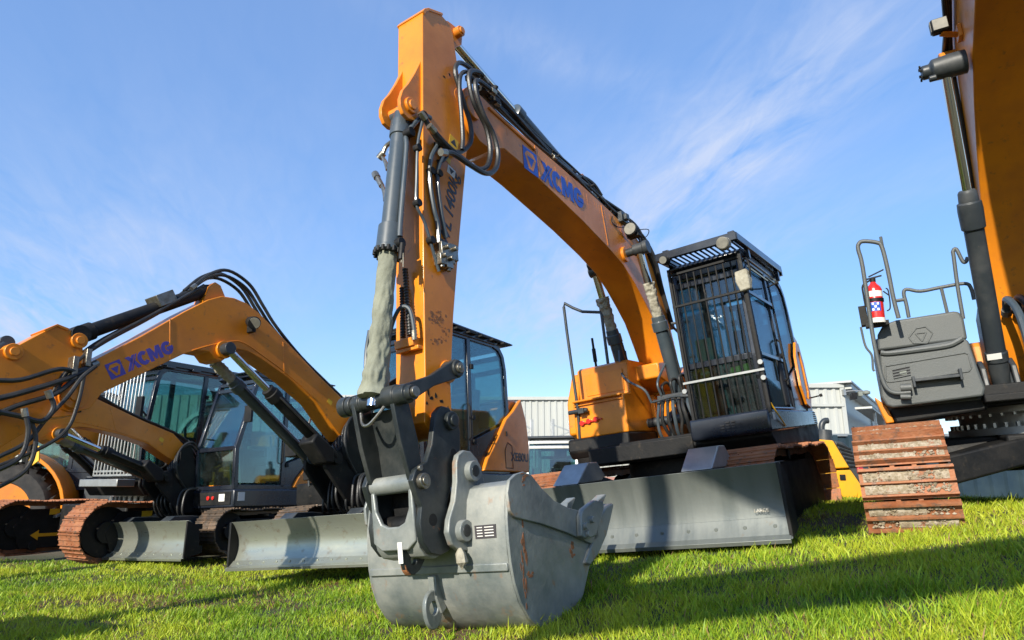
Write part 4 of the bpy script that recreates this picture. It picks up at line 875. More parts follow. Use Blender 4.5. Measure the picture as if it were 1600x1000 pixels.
    q = MB().cyl(c+Vector((.051,.131,-.051)), c+Vector((.055,.135,-.055)), .056, 16); obj('lamp_lens', q, M_LENSD, wl)
    # boom cylinders
    e = tp(2.88,.19,2.09); c1, a_, b_ = hyd(R, 'boom_cylinder', Vector((1.50,.19,1.12)), e, .062, .036, .66, M_BK)
    e2 = tp(2.82,-.16,2.07); c2, a_, b_ = hyd(R, 'boom_cylinder', Vector((1.55,-.16,1.15)), e2, .060, .034, .80, M_CYL)
    sleeve(c2, a_-(b_-a_)*.3, a_+(b_-a_)*.8, .06, M_CANV2, .3, 60, 5, n=20)
    # swing post
    q = MB()
    for s in (-.17, .13): q.prism([(.85,.62),(1.25,.62),(1.62,1.02),(1.62,1.20),(1.45,1.22),(1.30,1.32),(1.30,1.52),(1.22,1.60),(1.12,1.58),(1.06,1.42),(1.0,1.12),(.85,1.0)], s, s+.045)
    q.box(.80, 1.12, -.12, .12, .58, 1.05); q.cyl((.92,0,.52), (.92,0,1.12), .13, 22); q.cyl((1.50,-.22,1.12), (1.50,.24,1.12), .06, 18)
    obj('swing_post', q, M_BK, R, .012)
    obj('boom_cylinder_guard', MB().prism([(1.62,1.22),(1.85,1.36),(1.92,1.26),(1.72,1.06),(1.60,1.06)], .08, .30), M_BK, R, .02)
    for i in range(5): hose('hydraulic_hose', [V(.85,.12-.04*i,1.30), V(1.12,.22-.05*i,1.62-.03*i), V(1.32,.20-.05*i,1.52-.05*i), V(1.36,.21-.04*i,1.20), V(1.1,.16-.04*i,.90-.03*i)], .017, par=R)
    # body, cab
    q = MB().prism([(1.0,.72),(.95,.62),(-1.05,.62),(-1.2,.80),(-1.2,.94),(1.0,.94)], -.98, 1.02); obj('swing_platform', q, M_BK, R, .02)
    q = MB().prism([(1.02,.68),(1.02,.93),(-.50,.93),(-.9,.95),(-.9,.72),(-.6,.68)], .14, 1.045); cbp = obj('cab_base', q, M_CAB, R, .02)
    q = MB().box(1.021, 1.03, .2, .98, .72, .90); obj('front_step_panel', q, M_BK, cbp, .004)
    q = MB().cyl((1.03,.52,.82), (1.045,.52,.82), .03, 14).cyl((1.03,.62,.82), (1.045,.62,.82), .026, 14); objs('red_knob', q, M_RED, cbp, .002)
    decal(cbp, (1.031,.80,.82), (0,1,0), (0,0,1), .12, .10, M_WHT); decal(cbp, (.9,1.0465,.83), (-1,0,0), (0,0,1), .12, .12, M_WHT)
    cab = cab_generic(R, -.72, .98, .16, 1.02, .96, 2.58, .94, slope=.26, cut=.3)
    q = MB(); q.prism([(-.92,2.645),(.60,2.675),(.76,2.66),(.76,2.68),(.60,2.70),(-.92,2.665)], .16, 1.04)
    obj('roof_visor', q, M_CAB, cab, .006)
    q = MB()
    for i in range(5): q.box(-.80+i*.26, -.62+i*.26, .95, 1.09, 2.615, 2.64)
    obj('visor_bracket', q, M_BK, cab, .003)
    pnl = [(-.06,.955),(-.62,.955),(-1.12,.955),(-1.16,1.30),(-1.13,1.62),(-1.02,1.92),(-.80,1.74),(-.62,1.62),(-.40,1.36),(-.15,1.10)]
    eng = obj('rear_body', MB().prism([(-.6,.955),(-1.12,.955),(-1.18,1.30),(-1.15,1.62),(-1.02,1.92),(-.70,1.9),(-.6,1.6)], -.96, .98), M_OR, R, .03)
    obj('side_panel', MB().prism(pnl, 1.0, 1.055), M_OR, R, .014)
    q = MB()
    for a, b_ in (((-.55,1.0),(-.55,1.22)),((-.55,1.22),(-.62,1.32)),((-.62,1.32),(-.72,1.28)),((-.72,1.28),(-.72,1.0)),((-.55,1.0),(-.72,1.0))): q.beam((a[0],1.056,a[1]), (b_[0],1.056,b_[1]), .006, .008)
    q.beam((-.60,1.056,1.40), (-.60,1.056,1.46), .02, .02)
    obj('panel_seam', q, M_BK, R)
    if model: obj('model_lettering', place(text_mesh('XE80U', .15, .02), (-.90,1.0565,1.14), (-1,0,0), (0,0,1)), M_TXT, R)
    obj('engine_hood', MB().prism([(.2,.95),(.2,1.30),(-.1,1.45),(-1.05,1.5),(-1.15,1.3),(-1.1,.95)], -.96, .10), M_OR, R, .04)
    q = MB(); q.tube([(.85,1.06,1.9),(.98,1.18,1.95),(1.0,1.2,2.0)], .012); q.box(.97, 1.01, 1.12, 1.26, 1.86, 2.10); obj('mirror', q, M_BK, R, .01)
    q = MB().tube([(1.0,-.75,.9),(1.02,-.78,1.4),(.95,-.78,1.75),(.6,-.78,1.78),(.35,-.78,1.3)], .016); obj('handrail', q, M_DG, R)
    # undercarriage turned by rzu
    cen = (0, 0)
    q = MB().cyl((0,0,.52), (0,0,.66), .42, 36); q.box(-.6, .7, -.5, .5, .28, .52); obj('undercarriage', q.rotz(rzu, cen), M_BK, R, .02)
    for s in (-1, 1): make_track(R, s*.85, .44, -1.35, 1.30, .04, .64, .135, M_TRK, rzu, cen=cen)
    bl = make_blade(R, -1.1+blade_sh, 1.1+blade_sh, 1.75, .06, .47, M_BLADE2, rzu, cen, lip=.07, curve=.10)
    return R
GL = 'dozer bladed excavators parked in a row on the left'
FB = Frame((-1.2, 8.8, 0), 32, 4, 0); FC = Frame((-4.3, 11.3, -.15), 29, 2, 0)
MBx = midi('excavator', 'orange midi excavator with faded blue lettering on its boom, its cab behind the big arm', FB, 0, radians(7), GL, blade_sh=-.10)
MCx = midi('excavator', 'x', FC, radians(-15), radians(0), GL, brand_on=False, model=False)
MCx['label'] = 'orange midi excavator with a lowered plain boom and the leftmost shiny dozer blade'

for v, pts, r in ((.24, [(150,572),(128,590),(104,622),(72,655),(40,692),(-20,722)], .016), (.20, [(132,585),(122,630),(104,672),(60,702),(-20,735)], .014), (.28, [(75,612),(84,636),(66,658),(30,650),(-20,640)], .019), (.30, [(38,640),(44,676),(30,716),(-20,742)], .017), (.26, [(48,655),(56,690),(40,735),(-20,770)], .016)):
    hose('hydraulic_hose', [FB.p3(v, x, y) for x, y in pts], r, par=MBx, fit=(r > .0165))
random.seed(31)
for root_, n_ in ((MBx, 9), (MCx, 7)):
    for i in range(n_):
        v = -.25+.09*i; a = random.uniform(-.05, .05)
        hose('hydraulic_hose', [V(1.05, v, 1.0+a), V(1.28+a, v+.03, .92), V(1.34+a, v+.05, .70+a), V(1.18, v, .56), V(.9, v*.5, .60)], .015, par=root_)
    q = MB()
    for i in range(10): c = V(random.uniform(.6, 1.1), random.uniform(-.9, -.15), random.uniform(.95, 1.5)); e_ = random.uniform(.04, .11); q.box(c.x-e_, c.x+e_, c.y-e_, c.y+e_, c.z-e_, c.z+e_)
    tag(obj('valve_bank', q, M_BK, root_, .01))

# ================================================================== CAGED EXCAVATOR FAR LEFT
FD = Frame((-6.1, 12.0, -.2), 30, 0, 0)
D = root('excavator', 'dark excavator at the far left with barred cab and rust brown tracks, no blade', 'excavator', FD)
q = MB().prism([(1.1,1.05),(1.0,.92),(-1.8,.92),(-2.0,1.1),(-2.0,1.2),(1.1,1.2)], -.15, 1.3); obj('swing_platform', q, M_BK, D, .02)
cabD = cab_generic(D, -.75, 1.05, .32, 1.25, 1.22, 2.86, 1.15, slope=.10)
g = MB()
for i in range(12): g.cyl((1.22,.30+i*.088,1.22), (1.20,.30+i*.088,2.80), .012, 8)
for w in (1.22, 1.28, 2.0, 2.78): g.beam((1.21,.28,w), (1.21,1.29,w), .03, .03, side=(0,0,1))
gd = obj('front_guard', g, M_GALV, cabD, .002)
g = MB()
for i in range(14): g.box(.95+i*.0, 1.24, .30+i*.07, .32+i*.07, 2.93, 2.95)
g.box(-.8, 1.3, .26, .30, 2.90, 2.98); g.box(-.8, 1.3, 1.27, 1.31, 2.90, 2.98); g.box(-.8, .95, .301, 1.269, 2.93, 2.96); g.box(1.27, 1.31, .301, 1.269, 2.9, 2.98)
for i in range(4): g.box(-.6+i*.45, -.45+i*.45, 1.18, 1.33, 2.87, 2.899)
obj('roof_guard', g, M_CAB, cabD, .004)
obj('front_step', MB().box(1.15, 1.42, .30, 1.28, 1.05, 1.16), M_GALV, D, .01)
q = MB().tube([(1.1,1.27,2.1),(1.3,1.38,2.2)], .014); q.box(1.28, 1.33, 1.33, 1.47, 2.0, 2.36); obj('mirror', q, M_BK, cabD, .012)
obj('engine_hood', MB().prism([(-.4,1.2),(-.4,2.0),(-1.9,2.05),(-2.05,1.8),(-2.05,1.2)], -.3, 1.25), M_OR, D, .05)
bD = [(.1,1.35),(.45,1.6),(1.7,2.42),(2.6,2.52),(4.4,2.2),(4.42,2.0),(4.25,1.92),(2.6,2.12),(1.9,2.02),(.3,1.15),(.1,1.15)]
obj('boom', MB().prism(bD, -.2, .15), M_OR, D, .01)
obj('arm', MB().prism([(4.2,2.4),(4.5,2.4),(5.9,.6),(5.75,.5),(4.2,1.9)], -.14, .10), M_OR, D, .01)
obj('bucket', MB().prism([(5.6,.65),(6.0,.6),(6.2,.3),(6.0,.02),(5.6,.0),(5.3,.2)], -.45, .4), M_BKT, D, .02)
hyd(D, 'boom_cylinder', V(.6,.22,1.05), V(2.0,.22,2.2), .075, .045, .6, M_BK); hyd(D, 'boom_cylinder', V(.6,-.28,1.05), V(2.0,-.28,2.2), .075, .045, .6, M_BK)
q = MB().cyl((0,0,.78), (0,0,.93), .62, 44)
for i in range(40): a = 2*pi*i/40; q.cyl((.64*cos(a),.64*sin(a),.82), (.64*cos(a),.64*sin(a),.90), .018, 6)
obj('slew_ring', q, M_GALV, D)
q = MB().box(-1.0, 1.0, -.9, .9, .35, .78); obj('undercarriage', q, M_BK, D, .03)
for s in (-1, 1):
    t = make_track(D, s*1.25, .52, -1.95, 1.95, .0, .86, .18, M_RUST)
    k = s*1.25+.28*.52+.002
    ar = MB().prism([(1.15,.30),(1.30,.22),(1.30,.27),(1.02 if False else .80,.27),(.80,.33),(1.30,.33),(1.30,.38)][:0] or [(1.30,.30),(1.18,.38),(1.18,.325),(.85,.325),(.85,.275),(1.18,.275),(1.18,.22)], k, k+.004)
    obj('direction_arrow', ar, M_YL, t)
    obj('frame_step', MB().prism([(.60,.62),(.80,.62),(1.0,.56),(1.0,.60),(.78,.70),(.62,.74)], k, k+.10), M_GALV, t, .006)
    decal(t, (.98+.0, k+.001, .66), (-1,0,0), (0,0,1), .16, .09, M_YDEC)

# ================================================================== BIG EXCAVATOR ON THE RIGHT
FE = Frame((4.85, 6.1, .52), 28, 3, -4)
E_ = root('excavator', 'very large excavator cut by the right edge, stones packed in its rusty track', 'excavator', FE)
make_track(E_, -1.26, .60, -2.1, 1.93, -.05, .98, .235, M_RUST, gravel=230, gr=.046)
make_track(E_, 1.22, .60, -2.1, 1.93, -.05, .98, .21, M_RUST)
q = MB().prism([(-.5,.50),(.5,.50),(.62,.58),(.55,.80),(-.55,.80)], -.9, .9)
for s in (-1, 1):
    q.loft([[(.2,s*.2,.60),(.9,s*.2,.60),(.9,s*.2,.80),(.2,s*.2,.82)],[(.9,s*.95,.46),(1.35,s*.95,.46),(1.35,s*.95,.68),(.9,s*.95,.68)]])
q.loft([[(.4,-.5,.58),(1.0,-.5,.58),(1.0,-.5,.80),(.4,-.5,.80)],[(.4,.5,.58),(1.0,.5,.58),(1.0,.5,.80),(.4,.5,.80)]])
obj('undercarriage', q, M_BK, E_, .02)
q = MB().cyl((0,0,.80), (0,0,.86), .80, 56)
q.cyl((0,0,.86), (0,0,.98), .70, 56)
for i in range(52): a = 2*pi*i/52; q.cyl((.76*cos(a),.76*sin(a),.86), (.76*cos(a),.76*sin(a),.90), .018, 6)
q.cyl((0,0,.98), (0,0,1.03), .82, 56)
for i in range(52): a = 2*pi*i/52; q.cyl((.79*cos(a),.79*sin(a),.955), (.79*cos(a),.79*sin(a),.98), .016, 6)
obj('slew_ring', q, M_GALV, E_)
q = MB().prism([(1.0,1.05),(.9,1.035),(-2.4,1.035),(-2.6,1.2),(-2.6,1.3),(1.0,1.2)], -.60, 1.3); q.box(.98, 1.15, -.60, .60, 1.06, 1.12); obj('swing_platform', q, M_BK, E_, .01)
ea = lambda x, y, u: FE.atu(x, y, u)
lowp = [ea(x, y, 1.15) for x, y in ((1374,553),(1380,549),(1504,529),(1513,531),(1527,572),(1540,606),(1537,619),(1395,637),(1385,634),(1376,619))]
lk = obj('side_locker', MB().prism(lowp, .55, 1.15, 'u'), M_PL, E_, .018, seg=3)
upp = [ea(x, y, .98) for x, y in ((1371,548),(1371,523),(1380,507),(1400,500),(1490,486),(1499,487),(1506,498),(1512,530))]
obj('locker_lid', MB().prism(upp, .50, .98, 'u'), M_PL, lk, .02, seg=3)
obj('locker_back', MB().prism([ea(x, y, .98) for x, y in ((1374,553),(1513,531),(1535,606),(1390,630))], .4, .548, 'u'), M_PL, lk, .01)
led = MB().tube([V(1.155, *ea(x, y, 1.155)) for x, y in ((1376,551),(1390,552),(1440,546),(1480,540),(1495,534),(1503,529))], .022, 8); obj('locker_ledge', led, M_PL, lk)
q = MB(); hx = [ea(x, y, .985) for x, y in ((1420,527),(1431,513),(1446,510),(1457,520),(1449,536),(1427,536))]
for pts in (hx, [ea(x, y, .985) for x, y in ((1430,521),(1447,519),(1441,533))]):
    for i in range(len(pts)):
        a, b_ = pts[i], pts[(i+1) % len(pts)]; q.beam((.985,*a), (.985,*b_), .006, .010, side=(1,0,0))
objs('raised_emblem', q, M_PL, lk, .002)
q = MB(); fp = [ea(x, y, 1.152) for x, y in ((1383,572),(1507,551),(1513,553),(1518,574),(1514,580),(1388,597),(1384,594))]
for i in range(len(fp)): a, b_ = fp[i], fp[(i+1) % len(fp)]; q.beam((1.152,*a), (1.152,*b_), .012, .012, side=(1,0,0))
obj('panel_rim', q, M_PL, lk, .003)
vc = [ea(x, y, 1.151) for x, y in ((1394,578),(1421,572),(1423,585),(1396,591))]
vt = obj('vent', MB().prism(vc, 1.145, 1.1535, 'u'), M_DARKOP, lk); q = MB()
for k in range(4):
    t0 = k/3; a = (vc[0][0]+(vc[3][0]-vc[0][0])*t0, vc[0][1]+(vc[3][1]-vc[0][1])*t0); b_ = (vc[1][0]+(vc[2][0]-vc[1][0])*t0, vc[1][1]+(vc[2][1]-vc[1][1])*t0)
    q.beam((1.158,*a), (1.158,*b_), .008, .008, side=(1,0,0))
obj('vent_bar', q, M_PL, vt); obj('vent_filter', MB().prism([(vc[0][0]+.05, vc[0][1]-.015), (vc[0][0]+.10, vc[0][1]-.012), (vc[0][0]+.10, vc[0][1]-.05), (vc[0][0]+.05, vc[0][1]-.05)], 1.153, 1.156, 'u'), M_CREAM, vt)
q = MB(); a, b_ = ea(1428,598,1.2), ea(1501,586,1.2); q.box(1.15, 1.24, a[0], b_[0], b_[1]-.015, b_[1]+.01); q.box(1.15, 1.25, a[0]-.01, a[0]+.01, a[1]-.04, a[1]+.05); q.box(1.15, 1.25, b_[0]-.01, b_[0]+.01, b_[1]-.04, b_[1]+.05)
obj('step_ledge', q, M_DG, lk, .004)
obj('belly_panel', MB().prism([ea(x, y, 1.0) for x, y in ((1366,620),(1386,635),(1398,660),(1385,662),(1377,645))], .2, 1.0, 'u'), M_OR, E_, .01)
obj('belly', MB().prism([ea(x, y, 1.0) for x, y in ((1388,636),(1537,620),(1545,640),(1400,662))], -1.8, 1.0, 'u'), M_BK, E_, .02)
obj('lower_side', MB().prism([(1.0,1.06),(1.0,1.16),(.5,1.75),(-1.9,1.80),(-2.4,1.6),(-2.4,1.1)], -1.28, -.58), M_PL, E_, .03)
q = MB(); P = lambda u, pts: [V(u, *ea(x, y, u)) for x, y in pts]
q.tube(P(1.2, [(1423,613),(1399,614),(1386,607),(1378,590),(1371,560),(1363,520),(1348,418),(1341,390),(1342,381),(1349,377),(1370,379),(1378,386),(1387,421),(1396,466),(1404,497)]), .0175, 10, 4)
q.tube(P(1.18, [(1376,370),(1380,392)]), .012); q.tube(P(1.2, [(1345,511),(1352,540),(1362,555),(1364,575),(1366,580)]), .009)
q.cyl(P(1.2, [(1407,606)])[0], P(1.2, [(1424,605)])[0], .032, 12); q.cyl(P(1.2, [(1407,620)])[0], P(1.2, [(1423,620)])[0], .022, 12)
hr = obj('handrail', q, M_PL, E_)
q = MB(); q.tube(P(.5, [(1420,496),(1416,475),(1412,458),(1417,452),(1438,455),(1470,449),(1507,443),(1517,450),(1522,468)]), .016, 10, 4); q.tube(P(.5, [(1471,451),(1480,488)]), .014); q.tube(P(.5, [(1400,470),(1413,468)]), .016)
obj('handrail', q, M_PL, E_)
q = MB(); q.tube(P(.6, [(1505,498),(1500,470),(1495,439),(1490,400),(1489,393),(1494,389),(1504,408),(1509,409),(1512,402)]), .016, 10, 4); obj('handrail', q, M_PL, E_)
q = MB(); a = P(1.05, [(1349,492)])[0]; q.box(a.x-.12, a.x, a.y-.03, a.y+.03, a.z-.09, a.z+.08); a = P(1.1, [(1372,502)])[0]; q.box(a.x-.10, a.x+.02, a.y-.10, a.y+.08, a.z-.04, a.z+.0)
q.tube(P(1.08, [(1384,450),(1388,455),(1391,480),(1386,486)]), .006); q.tube(P(1.08, [(1380,455),(1390,462)]), .006); obj('extinguisher_bracket', q, M_BK, E_, .01)
# boom
EB = [(-.30,1.25),(.25,1.10),(.47,1.35),(.53,1.82),(.68,2.28),(.92,2.70),(1.21,3.03),(1.55,3.33),(1.9,3.57),(2.38,3.76),(3.1,3.92),(4.2,3.98),(6.9,3.80),(7.8,3.45),(8.05,3.5),(8.1,3.7),(7.8,3.95),(6.7,4.45),(3.8,4.75),(2.6,4.66),(1.9,4.42),(1.45,4.18),(1.1,3.82),(.75,3.05),(.30,2.35),(-.15,1.75)]
Eb = obj('boom', MB().prism(EB, -.30, .30), M_OR, E_, .01)
q = MB().cyl((1.30,-.42,3.84), (1.30,.30,3.84), .10, 26); objs('pin_boss', q, M_OR, Eb, .01)
fu = FE.at(1565, 600, -.42); tu = FE.at(1476, 105, -.47); sp_ = FE.at(1512, 296, -.44)
P0, P1 = V(fu[0], -.42, fu[1]), V(1.28, -.47, 3.85)
P1 = V(tu[0], -.47, tu[1])
d = (P1-P0).normalized(); L = (P1-P0).length; s = (V(sp_[0], -.44, sp_[1])-P0).length
q = MB().lathe(P0, P1, [(-.10,.04),(-.05,.060),(.05,.066),(.12,.072),(.20,.072),(.205,.080),(.28,.080),(.285,.070),(s-.32,.070),(s-.31,.084),(s-.16,.088),(s-.10,.084),(s-.095,.07),(s-.02,.066),(s,.055)], 34)
ec = obj('boom_cylinder', q, M_DG, E_, .004)
obj('rod', MB().cyl(P0+d*(s-.05), P1, .036, 26), M_CHR, ec)
q = MB().lathe(P1-Vector((0,.155,0)), P1+Vector((0,.14,0)), [(0,.045),(.006,.055),(.055,.055),(.06,.062),(.075,.082),(.20,.09),(.295,.09)], 30); q.cyl(P1+Vector((.04,-.12,-.08)), P1+Vector((.04,-.07,-.08)), .025, 12)
obj('rod_eye', q, M_DG, ec, .006)
q = MB()
for i in range(6): a = i*pi/3; c = P1+Vector((.05*cos(a), -.155, .05*sin(a))); q.cyl(c, c+Vector((0,-.012,0)), .012, 6)
obj('bolt', q, M_BK, ec)
qd = decal(ec, P0+d*.245+Vector((.0,-.0,0))+Vector((.114,0,-.01)).lerp(Vector((.0,-.114,0)), .55)*1.41*.0+Vector((.078,-.026,-.010)), Vector((.3,.95,0)), d, .10, .05, M_WHT)
hyd(E_, 'boom_cylinder', V(fu[0], .42, fu[1]), V(tu[0], .47, tu[1]), .07, .036, .6, M_DG)
for i in range(3): hose('boom_pipe', [V(3.6, -.33-.03*i, 4.55-.05*i), V(2.2,-.33-.03*i,4.36-.05*i), V(1.6,-.33-.02*i,4.12-.05*i), V(1.22-.03*i,-.33-.02*i,3.86), V(.98-.02*i,-.32,3.3), V(.62,-.32,2.5), V(.3,-.32,1.9)], .018 if i else .024, M_RUB if i else M_DG, E_)
a = FE.p3(-.44, 1468, 42); q = MB().box(a.x-.03, a.x+.05, a.y-.06, a.y+.06, a.z-.055, a.z+.055); lm = obj('work_lamp', q, M_BK, Eb, .014)
obj('lamp_lens', MB().box(a.x+.0501, a.x+.056, a.y-.05, a.y+.05, a.z-.045, a.z+.045).box(a.x-.02, a.x+.04, a.y-.066, a.y-.0601, a.z-.045, a.z+.045), M_LENSD, lm, .003)
c = FE.p3(-.32, 1498, 54); q = MB().beam(a+Vector((0,0,-.06)), c, .05, .014); q.box(c.x-.06, c.x+.06, -.33, -.301, c.z-.04, c.z+.06); obj('lamp_bracket', q, M_OR, Eb, .003)
obj('arm', MB().prism([(7.6,3.9),(8.1,4.2),(8.35,4.0),(8.3,3.2),(8.2,1.5),(8.0,1.4),(7.75,3.2)], -.22, .22), M_OR, E_, .01)
obj('bucket', MB().prism([(8.2,1.5),(8.5,1.3),(8.5,.8),(8.2,.45),(7.7,.4),(7.3,.8),(7.4,1.0),(7.9,1.3)], -.7, .7), M_BKT, E_, .02)
q = MB()
for s in (-.36, .30): q.prism([(-.5,1.2),(-.3,1.9),(.0,2.0),(.4,1.5),(.75,1.3),(.85,1.1)], s, s+.06)
q.box(.55, .95, -.60, -.26, 1.10, 1.16); q.prism([(.60,1.1),(.60,1.35),(.72,1.42),(.84,1.35),(.9,1.1)], -.55, -.51); q.prism([(.60,1.1),(.60,1.35),(.72,1.42),(.84,1.35),(.9,1.1)], -.34, -.30)
obj('boom_foot', q, M_DG, E_, .01)
for i in range(4): hose('hydraulic_hose', [V(.9,-.22+.09*i,1.15), V(1.0,-.22+.09*i,1.45), V(.92,-.22+.09*i,1.75), V(.75,-.25+.08*i,1.90), V(.6,-.25+.08*i,1.8)], .03, M_CYL if i % 2 == 0 else M_RUB, E_, fit=True)
obj('engine_hood', MB().prism([(-.8,1.2),(-1.0,1.75),(-2.8,1.9),(-3.0,1.2),(-.8,1.2)], -1.0, 1.3), M_OR, E_, .05)
q = MB().box(-.9, 1.0, .45, 1.35, 1.2, 2.9); obj('cab', q, M_CAB, E_, .06)
# fire extinguisher strapped to the rail
a, b_ = ea(1373,522,1.12), ea(1364,441,1.12)
X0, X1 = FE.O+FE.F*1.12+FE.L*a[0]+FE.U*a[1], FE.O+FE.F*1.12+FE.L*b_[0]+FE.U*b_[1]
X0 = X0.lerp(X1, .22)
xr = root('fire_extinguisher', 'red fire extinguisher strapped beside the grey handrail above the locker', 'fire extinguisher', loc=X0)
dx = (X1-X0); Lx = dx.length; o0 = Vector((0,0,0))
obj('cylinder', MB().lathe(o0, dx, [(0,.045),(.01,.062),(Lx*.80,.062),(Lx*.88,.052),(Lx*.95,.028),(Lx,.02)], 26), M_RED, xr)
obj('label_band', MB().lathe(o0, dx, [(Lx*.62,.0626),(Lx*.76,.0626)], 26), M_WHT, xr)
obj('base_ring', MB().lathe(o0, dx, [(-.004,.05),(-.004,.064),(Lx*.10,.064),(Lx*.10,.05)], 26), M_WHT, xr)
dn = dx.normalized(); tc_ = (CAMP-X0); tc_ = (tc_-dn*tc_.dot(dn)).normalized(); sd = dn.cross(tc_)
lb = MB()
for i in range(6): a0_ = -.75+i*.25; 
ring = []
for k in range(9):
    an = -.65+1.3*k/8; r_ = tc_*cos(an)+sd*sin(an); ring.append((dx*.26+r_*.0628, dx*.48+r_*.0628, dx*.48+r_*.0615, dx*.26+r_*.0615))
obj('sticker', lb.loft([list(r_) for r_ in ring]), M_BLUE, xr)
q = MB()
for i in range(3):
    for j in range(3):
        if (i+j) % 2 == 0: r_ = tc_*cos(-.3+.3*i)+sd*sin(-.3+.3*i); c = dx*(.30+.07*j)+r_*.0635; q.beam(c-dn*.010, c+dn*.010, .016, .002, side=sd)
obj('sticker_print', q, M_WHT, xr)
q = MB().cyl(dx, dx+dn*.035, .022, 12); q.beam(dx+dn*.03-sd*.05, dx+dn*.05+sd*.07, .018, .012, side=tc_); q.beam(dx+dn*.05-sd*.03, dx+dn*.10+sd*.09, .018, .010, side=tc_); q.tube([dx+dn*.02-sd*.02, dx-dn*.02-sd*.08, dx*.7-sd*.082, dx*.4-sd*.075], .008)
obj('valve_handle', q, M_BK, xr, .002)
q = MB().lathe(o0, dx, [(Lx*.50,.064),(Lx*.50,.068),(Lx*.58,.068),(Lx*.58,.064)], 26); q.box(-.01,.01,-.01,.01,Lx*.52,Lx*.56); obj('strap', q, M_BK, xr)

# ================================================================== BACKGROUND MACHINES
def px_at(x, y, Y):          # world point seen at a pixel, on the plane Y = const
    d = ray(x, y); t = Y/d.y; return CAMP+d*t
def tyre(par, c, r, w, ax, rim):
    c, ax = Vector(c), Vector(ax).normalized()
    q = MB(); x, y = q._fr(ax); rgs = []
    for t_, r_ in [(0,r*.60),(.0,r*.88),(w*.12,r*.97),(w*.3,r),(w*.7,r),(w*.88,r*.97),(w,r*.88),(w,r*.60),(w*.9,r*.55),(w*.1,r*.55),(0,r*.60)]:
        rgs.append([c-ax*w/2+ax*t_+x*r_*cos(2*pi*i/40)+y*r_*sin(2*pi*i/40) for i in range(40)])
    q.loft(rgs, cap=False)
    for i in range(26):
        a = 2*pi*i/26; rr_ = x*cos(a)+y*sin(a); a2 = a+.12; r2 = x*cos(a2)+y*sin(a2)
        q.beam(c+rr_*r*.99-ax*w*.46, c+r2*r*1.0, .05, .05, side=rr_); q.beam(c+rr_*r*.99+ax*w*.46, c+r2*r*1.0, .05, .05, side=rr_)
    t = obj('tyre', q, M_TYRE, par)
    obj('rim', MB().lathe(c-ax*w*.46, c+ax*w*.46, [(0,r*.25),(0,r*.60),(.03,r*.62),(.06,r*.52),(w*.3,r*.35),(w*.6,r*.35),(w*.86,r*.52),(w*.89,r*.62),(w*.92,r*.60),(w*.92,r*.25)], 32), rim, t)
    return t
# wheel loader at the far left
FW = Frame((-10.40, 13.3, -.40), 80, 0, 0)
W = root('wheel_loader', 'orange and black wheel loader at the left edge, big tyre under a curved fender', 'wheel loader', FW)
for u in (-1.3, 1.9, -4.0):
    if u < -2: continue
    for v in (-1.0, 1.0): tyre(W, (u, v, .84), .84, .55, (0,1,0), M_OR)
for v in (-1.0, 1.0):
    o_ = ring_pts((-1.3,.84), 1.06, 10, 178, 18); i_ = ring_pts((-1.3,.84), 1.0, 10, 178, 18)[::-1]
    obj('fender', MB().prism(o_+i_, v-.33, v+.33), M_OR, W, .01)
obj('chassis', MB().prism([(-4.2,.6),(2.4,.6),(2.4,1.2),(1.2,1.5),(-.9,1.5),(-4.2,1.3)], -.62, .62), M_BK, W, .04)
obj('engine_hood', MB().prism([(-2.95,1.2),(-2.95,1.75),(-3.9,1.7),(-4.3,1.5),(-4.3,.9),(-2.95,.9)], -.75, .75), M_OR, W, .06)
cab_generic(W, -2.9, -1.35, -.72, .80, 1.55, 2.95, 1.2, slope=.12)
q = MB().box(-3.1, -2.5, .70, .98, .70, 1.45); obj('step_box', q, M_DG, W, .02)
for s in (-1, 1): obj('lift_arm', MB().prism([(.9,2.1),(1.1,2.2),(3.1,.9),(3.2,.55),(3.0,.5),(2.6,.9)], s*.42-.06, s*.42+.06), M_OR, W, .01)
obj('bucket', MB().prism([(3.1,.9),(3.3,1.1),(3.35,.3),(4.2,.15),(4.2,.10),(3.2,.10),(3.05,.4)], -1.35, 1.35), M_DG, W, .01)
q = MB().tube([(.9,1.1,.9),(1.0,1.15,1.5),(.8,1.15,2.0)], .02); obj('handrail', q, M_GALV, W)
# yellow lock hanging on the loader side is a warning tag on its own hook
c = px_at(62, 668, 10.6); tg = root('steering_lock', 'bright yellow lock and tag hanging on a black strap at the left behind the hoses', 'lock', loc=c)
q = MB().box(-.11,.12,-.04,.04,-.05,.10); q.prism([(-.02,-.05),(.10,-.05),(.16,-.14),(.13,-.22),(.06,-.15)], -.02, .02); obj('lock_body', q, M_HIVIS if False else M_YDEC, tg, .02)
obj('hanging_tag', MB().prism([(.0,-.28),(.05,-.28),(.08,-.50),(-.02,-.58),(-.08,-.50)], -.012, .012), M_YDEC, tg, .006)
obj('strap', MB().tube([(-.02,0,.1),(-.01,0,.3),(.04,0,.36)], .02).tube([(-.08,.02,-.05),(-.12,.03,-.4),(-.1,.03,-.7)], .03), M_BK, tg)

